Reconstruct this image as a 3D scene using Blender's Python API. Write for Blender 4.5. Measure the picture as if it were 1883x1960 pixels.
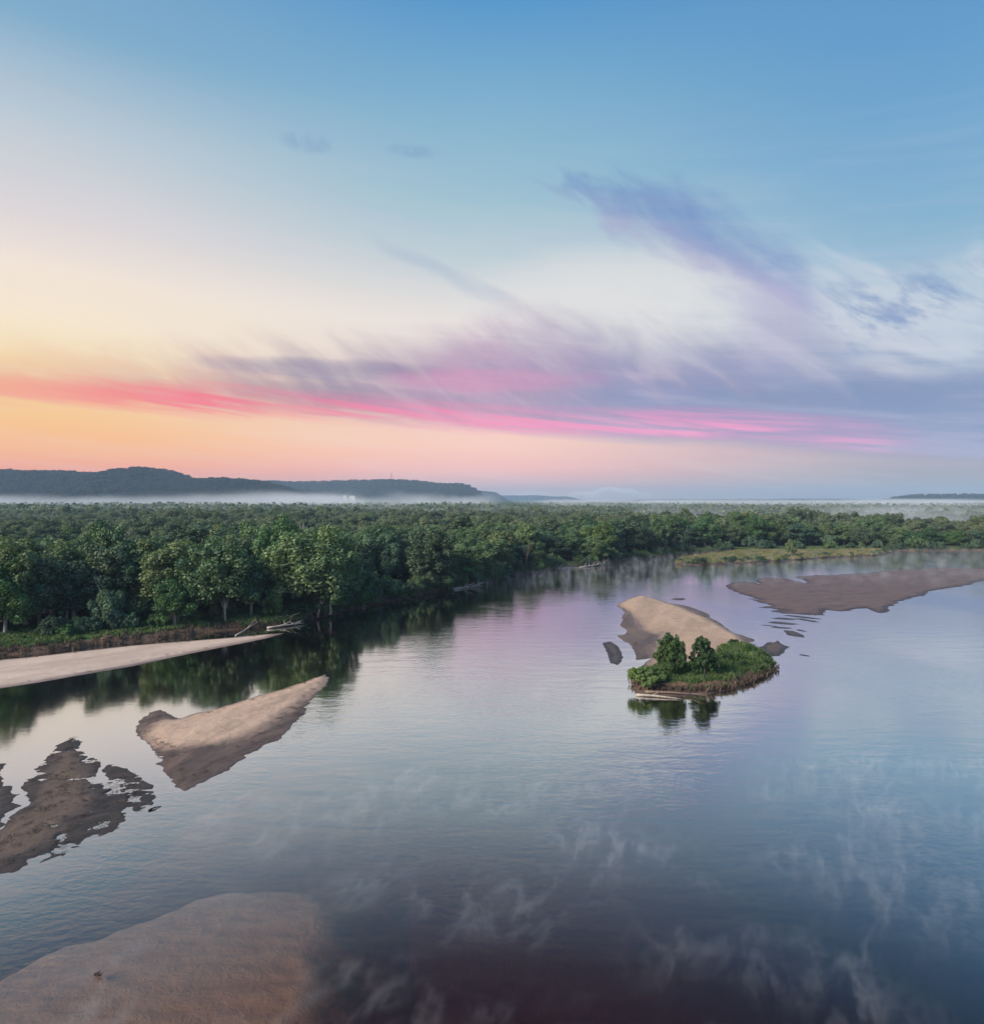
import bpy, math, random
import numpy as np
from mathutils import Vector

scene = bpy.context.scene
for o in list(bpy.data.objects):
    bpy.data.objects.remove(o)
rad = math.radians
COL = scene.collection
HORIZON_HEIGHT = 30.0

# ------------------------------------------------------------------ camera
cam_data = bpy.data.cameras.new('camera')
cam_data.sensor_fit = 'VERTICAL'
cam_data.sensor_height = 36.0
cam_data.lens = 36.0 * 1667.6 / 2560.0
cam_data.shift_y = -(1248.4 - 1280.0) / 2560.0 * -1.0
cam_data.clip_start = 0.5
cam_data.clip_end = 60000.0
camera = bpy.data.objects.new('camera', cam_data)
COL.objects.link(camera)
camera.location = (0.0, 0.0, HORIZON_HEIGHT)
camera.rotation_euler = (rad(90), 0, 0)
scene.camera = camera

# ------------------------------------------------------------------ view / sampling
scene.view_settings.view_transform = 'Standard'
scene.view_settings.look = 'None'
scene.view_settings.gamma = 1.0
scene.view_settings.exposure = 0.22
scene.cycles.use_denoising = True
scene.cycles.max_bounces = 6
scene.cycles.diffuse_bounces = 2
scene.cycles.glossy_bounces = 3
scene.cycles.transmission_bounces = 4
scene.cycles.transparent_max_bounces = 12
scene.cycles.volume_bounces = 1
scene.cycles.caustics_reflective = False
scene.cycles.caustics_refractive = False

# ------------------------------------------------------------------ node helpers
def srgb(r, g, b):
    f = lambda c: (c / 12.92 if c <= 0.04045 else ((c + 0.055) / 1.055) ** 2.4)
    return (f(r / 255.0), f(g / 255.0), f(b / 255.0), 1.0)

class Nodes:
    def __init__(self, tree):
        self.t = tree
        tree.nodes.clear()
    def new(self, kind, **kw):
        n = self.t.nodes.new(kind)
        for k, v in kw.items():
            setattr(n, k, v)
        return n
    def put(self, sock, v):
        if isinstance(v, bpy.types.NodeSocket):
            self.t.links.new(v, sock)
        elif v is not None:
            sock.default_value = v
    def m(self, op, a, b=None, c=None, clamp=False):
        n = self.new('ShaderNodeMath', operation=op, use_clamp=clamp)
        for i, v in enumerate((a, b, c)):
            if v is not None:
                self.put(n.inputs[i], v)
        return n.outputs[0]
    def step(self, v, lo, hi, a=0.0, b=1.0, kind='SMOOTHSTEP'):
        n = self.new('ShaderNodeMapRange', interpolation_type=kind, clamp=True)
        for i, x in enumerate((v, lo, hi, a, b)):
            self.put(n.inputs[i], x)
        return n.outputs[0]
    def mix(self, f, a, b, blend='MIX'):
        n = self.new('ShaderNodeMix', data_type='RGBA', blend_type=blend)
        self.put(n.inputs['Factor'], f)
        self.put(n.inputs[6], a)
        self.put(n.inputs[7], b)
        return n.outputs[2]
    def ramp(self, f, stops, interp='LINEAR'):
        n = self.new('ShaderNodeValToRGB')
        cr = n.color_ramp
        cr.interpolation = interp
        while len(cr.elements) < len(stops):
            cr.elements.new(0.5)
        for e, (p, c) in zip(cr.elements, stops):
            e.position = p
            e.color = c
        self.put(n.inputs[0], f)
        return n.outputs[0]
    def curve(self, f, pts):
        n = self.new('ShaderNodeFloatCurve')
        c = n.mapping.curves[0]
        while len(c.points) < len(pts):
            c.points.new(0.5, 0.5)
        for p, (x, y) in zip(c.points, pts):
            p.location = (x, y)
        n.mapping.update()
        self.put(n.inputs['Value'], f)
        return n.outputs[0]
    def noise(self, vec, scale, detail=4.0, rough=0.55, dist=0.0, dims='3D'):
        n = self.new('ShaderNodeTexNoise', noise_dimensions=dims)
        if vec is not None:
            self.put(n.inputs['Vector'], vec)
        n.inputs['Scale'].default_value = scale
        n.inputs['Detail'].default_value = detail
        n.inputs['Roughness'].default_value = rough
        n.inputs['Distortion'].default_value = dist
        return n.outputs[0]
    def vec(self, x, y, z=0.0):
        n = self.new('ShaderNodeCombineXYZ')
        for i, v in enumerate((x, y, z)):
            self.put(n.inputs[i], v)
        return n.outputs[0]

# ------------------------------------------------------------------ sky
SUN_AZ, SUN_EL, GLOW_AZ = -125.0, 30.0, -60.0          # degrees from +Y towards +X, above the horizon
world = bpy.data.worlds.new('World')
scene.world = world
world.use_nodes = True
W = Nodes(world.node_tree)
tc = W.new('ShaderNodeTexCoord')
sep = W.new('ShaderNodeSeparateXYZ')
W.put(sep.inputs[0], tc.outputs['Generated'])
AZ = W.m('ARCTAN2', sep.outputs[0], sep.outputs[1])
EL = W.m('ARCSINE', sep.outputs[2])
E45 = W.m('DIVIDE', EL, rad(45))
UA = W.m('DIVIDE', W.m('ADD', AZ, rad(60)), rad(120), clamp=True)

def stops(lst):
    return [(e / 45.0, srgb(*c)) for e, c in lst]
sky_left = W.ramp(E45, stops([(0, (250, 150, 110)), (2.2, (255, 150, 100)), (3.6, (255, 172, 96)), (6, (255, 198, 122)), (9.5, (255, 222, 162)), (12.5, (255, 236, 202)), (16, (250, 232, 214)),
                              (19.5, (226, 217, 216)), (25.5, (188, 202, 212)), (31, (128, 172, 202)), (44, (84, 142, 195))]))
sky_mid = W.ramp(E45, stops([(0, (186, 164, 170)), (1.2, (220, 168, 168)), (2.6, (250, 182, 172)), (4.8, (255, 202, 180)), (8, (248, 206, 198)), (12, (236, 218, 214)), (15, (238, 229, 221)),
                             (19.6, (196, 209, 214)), (24, (160, 194, 208)), (30.6, (128, 177, 206)), (37, (82, 150, 203)), (45, (66, 130, 190))]))
sky_right = W.ramp(E45, stops([(0, (140, 146, 156)), (2, (152, 146, 156)), (4, (170, 150, 168)), (6.5, (168, 162, 188)), (10, (190, 203, 216)), (14.5, (162, 190, 208)), (19.3, (132, 176, 204)),
                               (25.5, (110, 164, 204)), (31, (94, 153, 200)), (45, (70, 132, 190))]))
D_SUN = W.m('ABSOLUTE', W.m('SUBTRACT', AZ, rad(GLOW_AZ)))
D_SUN = W.m('MINIMUM', D_SUN, W.m('SUBTRACT', rad(360), D_SUN))
k1 = W.step(D_SUN, rad(24), rad(62))
k2 = W.step(D_SUN, rad(58), rad(96))
sky = W.mix(k2, W.mix(k1, sky_left, sky_mid), sky_right)

def px(x, y):                         # sky direction (azimuth 0..1 over 120 degrees, elevation / 45) of a sighting
    dx = x - 941.5
    return ((math.degrees(math.atan2(dx, 1277.0)) + 60) / 120.0, math.degrees(math.atan2(956.0 - y, math.hypot(1277.0, dx))) / 45.0)
def track(lst):
    p = [px(*q) for q in lst]
    return [(0.0, p[0][1])] + p + [(1.0, p[-1][1])]
def level(lst):
    p = [(px(x, 900)[0], v) for x, v in lst]
    return [(0.0, p[0][1])] + p + [(1.0, p[-1][1])]

# streaky high cloud, drawn out along gently falling lines
slant = W.m('ADD', EL, W.m('MULTIPLY', AZ, 0.10))
streak = W.noise(W.vec(W.m('MULTIPLY', AZ, 2.2), W.m('MULTIPLY', slant, 26.0), 0.3), 1.6, 9, 0.58, 0.4)
fan = W.m('ADD', EL, W.m('MULTIPLY', AZ, 0.55))
wisps = W.noise(W.vec(W.m('MULTIPLY', AZ, 5.0), W.m('MULTIPLY', fan, 12.0), 2.7), 1.5, 7, 0.5, 1.0)
puffs = W.noise(W.vec(W.m('MULTIPLY', AZ, 9.0), W.m('MULTIPLY', fan, 20.0), 5.1), 1.3, 8, 0.6, 0.3)
mottle = W.noise(W.vec(W.m('MULTIPLY', AZ, 17.0), W.m('MULTIPLY', fan, 21.0), 8.8), 1.6, 10, 0.66, 0.5)
puff_c = W.m('SUBTRACT', puffs, 0.5)
mottle_c = W.m('SUBTRACT', mottle, 0.5)
streak_c = W.m('SUBTRACT', streak, 0.5)
wisp_c = W.m('SUBTRACT', wisps, 0.5)
# pale cirrus veil
veil_mask = W.m('MULTIPLY', W.step(E45, px(941, 760)[1], px(941, 640)[1]), W.step(E45, px(941, 470)[1], px(941, 600)[1]))
veil = W.m('MULTIPLY', W.m('MULTIPLY', veil_mask, W.step(wisps, 0.42, 0.72)), W.step(UA, 0.42, 0.66))
sky = W.mix(W.m('MULTIPLY', veil, 0.5), sky, srgb(224, 226, 230))
def patch(x0, y0, rx, ry, jag=0.5):
    u0, e0 = px(x0, y0)
    ru, re_ = px(x0 + rx, y0)[0] - u0, e0 - px(x0, y0 + ry)[1]
    r2 = W.m('ADD', W.m('POWER', W.m('ABSOLUTE', W.m('DIVIDE', W.m('SUBTRACT', UA, u0), ru)), 2.0), W.m('POWER', W.m('ABSOLUTE', W.m('DIVIDE', W.m('SUBTRACT', E45, e0), re_)), 2.0))
    return W.step(W.m('ADD', r2, W.m('MULTIPLY', wisp_c, jag)), 0.0, 1.3, 1.0, 0.0)
sky = W.mix(W.m('MULTIPLY', patch(1200, 580, 380, 120), 0.75), sky, srgb(230, 228, 224))
sky = W.mix(W.m('MULTIPLY', patch(1640, 640, 330, 110), 0.5), sky, srgb(216, 214, 220))
# great purple band
lower = W.curve(UA, track([(0, 748), (300, 768), (600, 792), (900, 815), (1200, 836), (1500, 852), (1883, 872)]))
upper = W.curve(UA, track([(0, 706), (250, 704), (480, 692), (700, 698), (830, 668), (950, 628), (1080, 630), (1200, 648), (1320, 652), (1450, 632), (1560, 650), (1700, 690), (1883, 705)]))
e_w = W.m('ADD', E45, W.m('MULTIPLY', streak_c, 0.055))
e_u = W.m('ADD', W.m('ADD', E45, W.m('MULTIPLY', wisp_c, 0.12)), W.m('ADD', W.m('MULTIPLY', streak_c, 0.06), W.m('ADD', W.m('MULTIPLY', puff_c, 0.08), W.m('MULTIPLY', mottle_c, 0.025))))
b_low = W.step(e_w, W.m('SUBTRACT', lower, 0.018), W.m('ADD', lower, 0.022))
b_up = W.step(e_u, W.m('SUBTRACT', upper, 0.085), W.m('ADD', upper, 0.07), 1.0, 0.0)
band = W.m('MULTIPLY', b_low, b_up)
band = W.m('MULTIPLY', band, W.curve(UA, level([(0, 0.5), (300, 0.66), (600, 0.92), (900, 0.92), (1300, 0.92), (1883, 0.85)])))
band = W.m('MULTIPLY', band, W.step(streak, 0.2, 0.62, 0.75, 1.0))
band = W.m('MULTIPLY', band, W.step(mottle, 0.28, 0.6, 0.9, 1.0))
band_col = W.ramp(UA, [(px(0, 0)[0], srgb(236, 130, 118)), (px(350, 0)[0], srgb(200, 128, 150)), (px(620, 0)[0], srgb(128, 112, 150)), (px(900, 0)[0], srgb(182, 140, 176)),
                       (px(1200, 0)[0], srgb(140, 130, 174)), (px(1500, 0)[0], srgb(118, 126, 172)), (px(1883, 0)[0], srgb(108, 130, 174))])
band_col = W.mix(W.m('MULTIPLY', W.step(wisps, 0.5, 0.7, 0.0, 0.45), W.step(UA, px(950, 0)[0], px(1350, 0)[0], 1.0, 0.25)), band_col, srgb(214, 176, 200))
band_col = W.mix(W.step(puffs, 0.44, 0.7, 0.0, 0.4), band_col, srgb(110, 104, 150))
sky = W.mix(band, sky, band_col)
sky = W.mix(W.m('MULTIPLY', patch(620, 706, 230, 22, 1.0), 0.6), sky, srgb(124, 110, 148))
sky = W.mix(W.m('MULTIPLY', patch(940, 730, 220, 24, 2.2), 0.38), sky, srgb(232, 140, 182))
# slate bank low on the far side
bank_top = W.curve(UA, track([(820, 800), (1000, 765), (1200, 730), (1450, 735), (1650, 722), (1883, 715)]))
slate = W.m('MULTIPLY', W.step(e_u, W.m('SUBTRACT', bank_top, 0.06), W.m('ADD', bank_top, 0.05), 1.0, 0.0), b_low)
slate = W.m('MULTIPLY', slate, W.curve(UA, level([(820, 0.0), (1050, 0.4), (1300, 0.75), (1883, 0.85)])))
sky = W.mix(slate, sky, W.mix(W.step(streak, 0.35, 0.65), srgb(118, 136, 176), srgb(138, 144, 184)))
# pink under-lit strip
pink_c = W.curve(UA, track([(0, 738), (300, 756), (500, 772), (800, 794), (1100, 806), (1400, 812), (1600, 828), (1883, 850)]))
line = W.noise(W.vec(W.m('MULTIPLY', AZ, 1.8), W.m('MULTIPLY', slant, 36.0), 6.3), 1.7, 8, 0.6, 0.8)
pink_d = W.m('ABSOLUTE', W.m('SUBTRACT', W.m('ADD', W.m('ADD', E45, W.m('MULTIPLY', streak_c, 0.05)), W.m('MULTIPLY', W.m('SUBTRACT', line, 0.5), 0.03)), pink_c))
pink = W.step(pink_d, 0.004, 0.036, 1.0, 0.0)
pink = W.m('MULTIPLY', pink, W.step(line, 0.36, 0.58, 0.25, 1.0))
pink = W.m('MULTIPLY', pink, W.curve(UA, level([(0, 0.7), (250, 0.95), (500, 1.0), (800, 1.0), (1100, 0.85), (1400, 1.0), (1580, 0.9), (1750, 0.2), (1883, 0.0)])))
pink = W.m('MULTIPLY', pink, W.step(streak, 0.3, 0.55, 0.5, 1.0))
pink_col = W.ramp(UA, [(px(0, 0)[0], srgb(255, 140, 112)), (px(400, 0)[0], srgb(255, 100, 118)), (px(800, 0)[0], srgb(255, 122, 164)), (px(1200, 0)[0], srgb(255, 138, 190)), (px(1883, 0)[0], srgb(220, 150, 195))])
sky = W.mix(pink, sky, pink_col)
# upper purple plume, falling towards the band
plume_c = W.curve(UA, track([(1000, 335), (1120, 372), (1220, 405), (1320, 446), (1420, 492), (1500, 530), (1600, 610), (1883, 800)]))
plume_w = W.curve(UA, level([(1000, 0.006), (1120, 0.018), (1250, 0.04), (1380, 0.055), (1480, 0.05), (1560, 0.05), (1883, 0.02)]))
pd = W.m('ABSOLUTE', W.m('SUBTRACT', W.m('ADD', E45, W.m('ADD', W.m('MULTIPLY', wisp_c, 0.12), W.m('ADD', W.m('MULTIPLY', puff_c, 0.09), W.m('MULTIPLY', mottle_c, 0.03)))), plume_c))
plume = W.step(W.m('DIVIDE', pd, plume_w), 0.0, 1.9, 1.0, 0.0)
plume = W.m('MULTIPLY', plume, W.curve(UA, level([(960, 0.0), (1060, 0.4), (1200, 0.8), (1400, 0.9), (1500, 0.85), (1560, 0.35), (1650, 0.0), (1883, 0.0)])))
plume = W.m('MULTIPLY', plume, W.step(mottle, 0.3, 0.58, 0.85, 1.0))
plume_col = W.mix(W.step(W.m('SUBTRACT', E45, plume_c), -0.05, 0.02), srgb(166, 160, 200), srgb(108, 138, 192))
sky = W.mix(W.m('MULTIPLY', plume, 0.9), sky, plume_col)
# lilac fall of ice below the plume
fall_mask = W.m('MULTIPLY', W.step(UA, px(1380, 0)[0], px(1470, 0)[0]), W.step(UA, px(1480, 0)[0], px(1620, 0)[0], 1.0, 0.0))
fall_mask = W.m('MULTIPLY', fall_mask, W.m('MULTIPLY', W.step(E45, px(1480, 740)[1], px(1480, 660)[1]), W.step(E45, px(1480, 600)[1], px(1480, 510)[1], 1.0, 0.0)))
sky = W.mix(W.m('MULTIPLY', fall_mask, 0.5), sky, srgb(186, 176, 206))
# blue flecks of lower cloud
fleck_mask = W.m('MULTIPLY', W.step(UA, px(1480, 0)[0], px(1640, 0)[0]), W.m('MULTIPLY', W.step(E45, px(1800, 690)[1], px(1800, 630)[1]), W.step(E45, px(1800, 560)[1], px(1800, 460)[1], 1.0, 0.0)))
flecks = W.m('MULTIPLY', fleck_mask, W.step(W.m('ADD', puffs, W.m('MULTIPLY', mottle_c, 0.12)), 0.46, 0.66))
sky = W.mix(W.m('MULTIPLY', flecks, 0.8), sky, srgb(110, 140, 188))
# two faint dark scraps high up
scrap = 0.0
for sx__, sy__, rx__, ry__ in ((590, 272, 55, 18), (790, 290, 62, 11)):
    u0, e0 = px(sx__, sy__)
    ru, re_ = px(sx__ + rx__, sy__)[0] - u0, ry__ / 1277.0 * 57.3 / 45.0
    r2 = W.m('ADD', W.m('POWER', W.m('ABSOLUTE', W.m('DIVIDE', W.m('SUBTRACT', UA, u0), ru)), 2.0), W.m('POWER', W.m('ABSOLUTE', W.m('DIVIDE', W.m('SUBTRACT', E45, e0), re_)), 2.0))
    scrap = W.m('ADD', scrap, W.m('MULTIPLY', W.step(r2, 0.0, 1.3, 1.0, 0.0), W.step(mottle, 0.4, 0.6, 0.2, 1.0)))
sky = W.mix(W.m('MULTIPLY', scrap, 0.4), sky, srgb(112, 150, 190))
# thin grey-blue drawn line
thin_c = W.curve(UA, track([(640, 430), (740, 472), (820, 508), (900, 545), (980, 580), (1100, 630)]))
td = W.m('ABSOLUTE', W.m('SUBTRACT', W.m('ADD', E45, W.m('MULTIPLY', wisp_c, 0.05)), thin_c))
thin = W.m('MULTIPLY', W.step(td, 0.001, 0.02, 1.0, 0.0), W.curve(UA, level([(680, 0.0), (740, 0.2), (850, 0.3), (950, 0.28), (1020, 0.0), (1883, 0.0)])))
sky = W.mix(thin, sky, srgb(150, 170, 200))
# low cloud tops on the horizon
cum_h = W.curve(UA, track([(930, 950), (1000, 941), (1060, 944), (1090, 945), (1110, 940), (1130, 942), (1150, 934), (1170, 931), (1185, 936), (1205, 936), (1220, 941), (1240, 942), (1300, 950), (1400, 956)]))
cn = W.noise(W.vec(W.m('MULTIPLY', AZ, 30.0), W.m('MULTIPLY', EL, 60.0), 9.0), 3.5, 6, 0.65)
ce = W.m('ADD', E45, W.m('MULTIPLY', W.m('SUBTRACT', cn, 0.5), 0.014))
cum = W.m('MULTIPLY', W.step(ce, W.m('SUBTRACT', cum_h, 0.001), W.m('ADD', cum_h, 0.001), 1.0, 0.0), W.step(ce, W.m('SUBTRACT', cum_h, 0.014), cum_h))
cum = W.m('MULTIPLY', cum, W.curve(UA, level([(930, 0.0), (1000, 0.45), (1070, 0.25), (1130, 0.9), (1200, 0.8), (1240, 0.3), (1300, 0.0), (1883, 0.0)])))
sky = W.mix(cum, sky, srgb(222, 216, 218))
# faint mottling of the whole veil
sky = W.mix(W.m('MULTIPLY', W.step(streak, 0.4, 0.75), W.m('MULTIPLY', W.step(E45, 0.75, 0.3), 0.16)), sky, srgb(240, 226, 222))
sky = W.mix(W.step(E45, -0.02, -0.12), sky, (0.05, 0.06, 0.06, 1))
nishita = W.new('ShaderNodeTexSky', sky_type='NISHITA')
nishita.sun_disc = False
nishita.sun_elevation = rad(SUN_EL)
nishita.sun_rotation = rad(SUN_AZ)
nishita.air_density = 1.0
nishita.dust_density = 1.0
bg1 = W.new('ShaderNodeBackground')
W.put(bg1.inputs[0], sky)
W.put(bg1.inputs[1], W.m('MULTIPLY', 0.82, W.step(E45, 0.0, 0.2, 1.22, 1.0)))
bg2 = W.new('ShaderNodeBackground')
W.put(bg2.inputs[0], nishita.outputs[0])
bg2.inputs[1].default_value = 0.01
add = W.new('ShaderNodeAddShader')
W.put(add.inputs[0], bg1.outputs[0])
W.put(add.inputs[1], bg2.outputs[0])
wo = W.new('ShaderNodeOutputWorld')
W.put(wo.inputs[0], add.outputs[0])
world.cycles.sampling_method = 'MANUAL'
world.cycles.sample_map_resolution = 512

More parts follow.
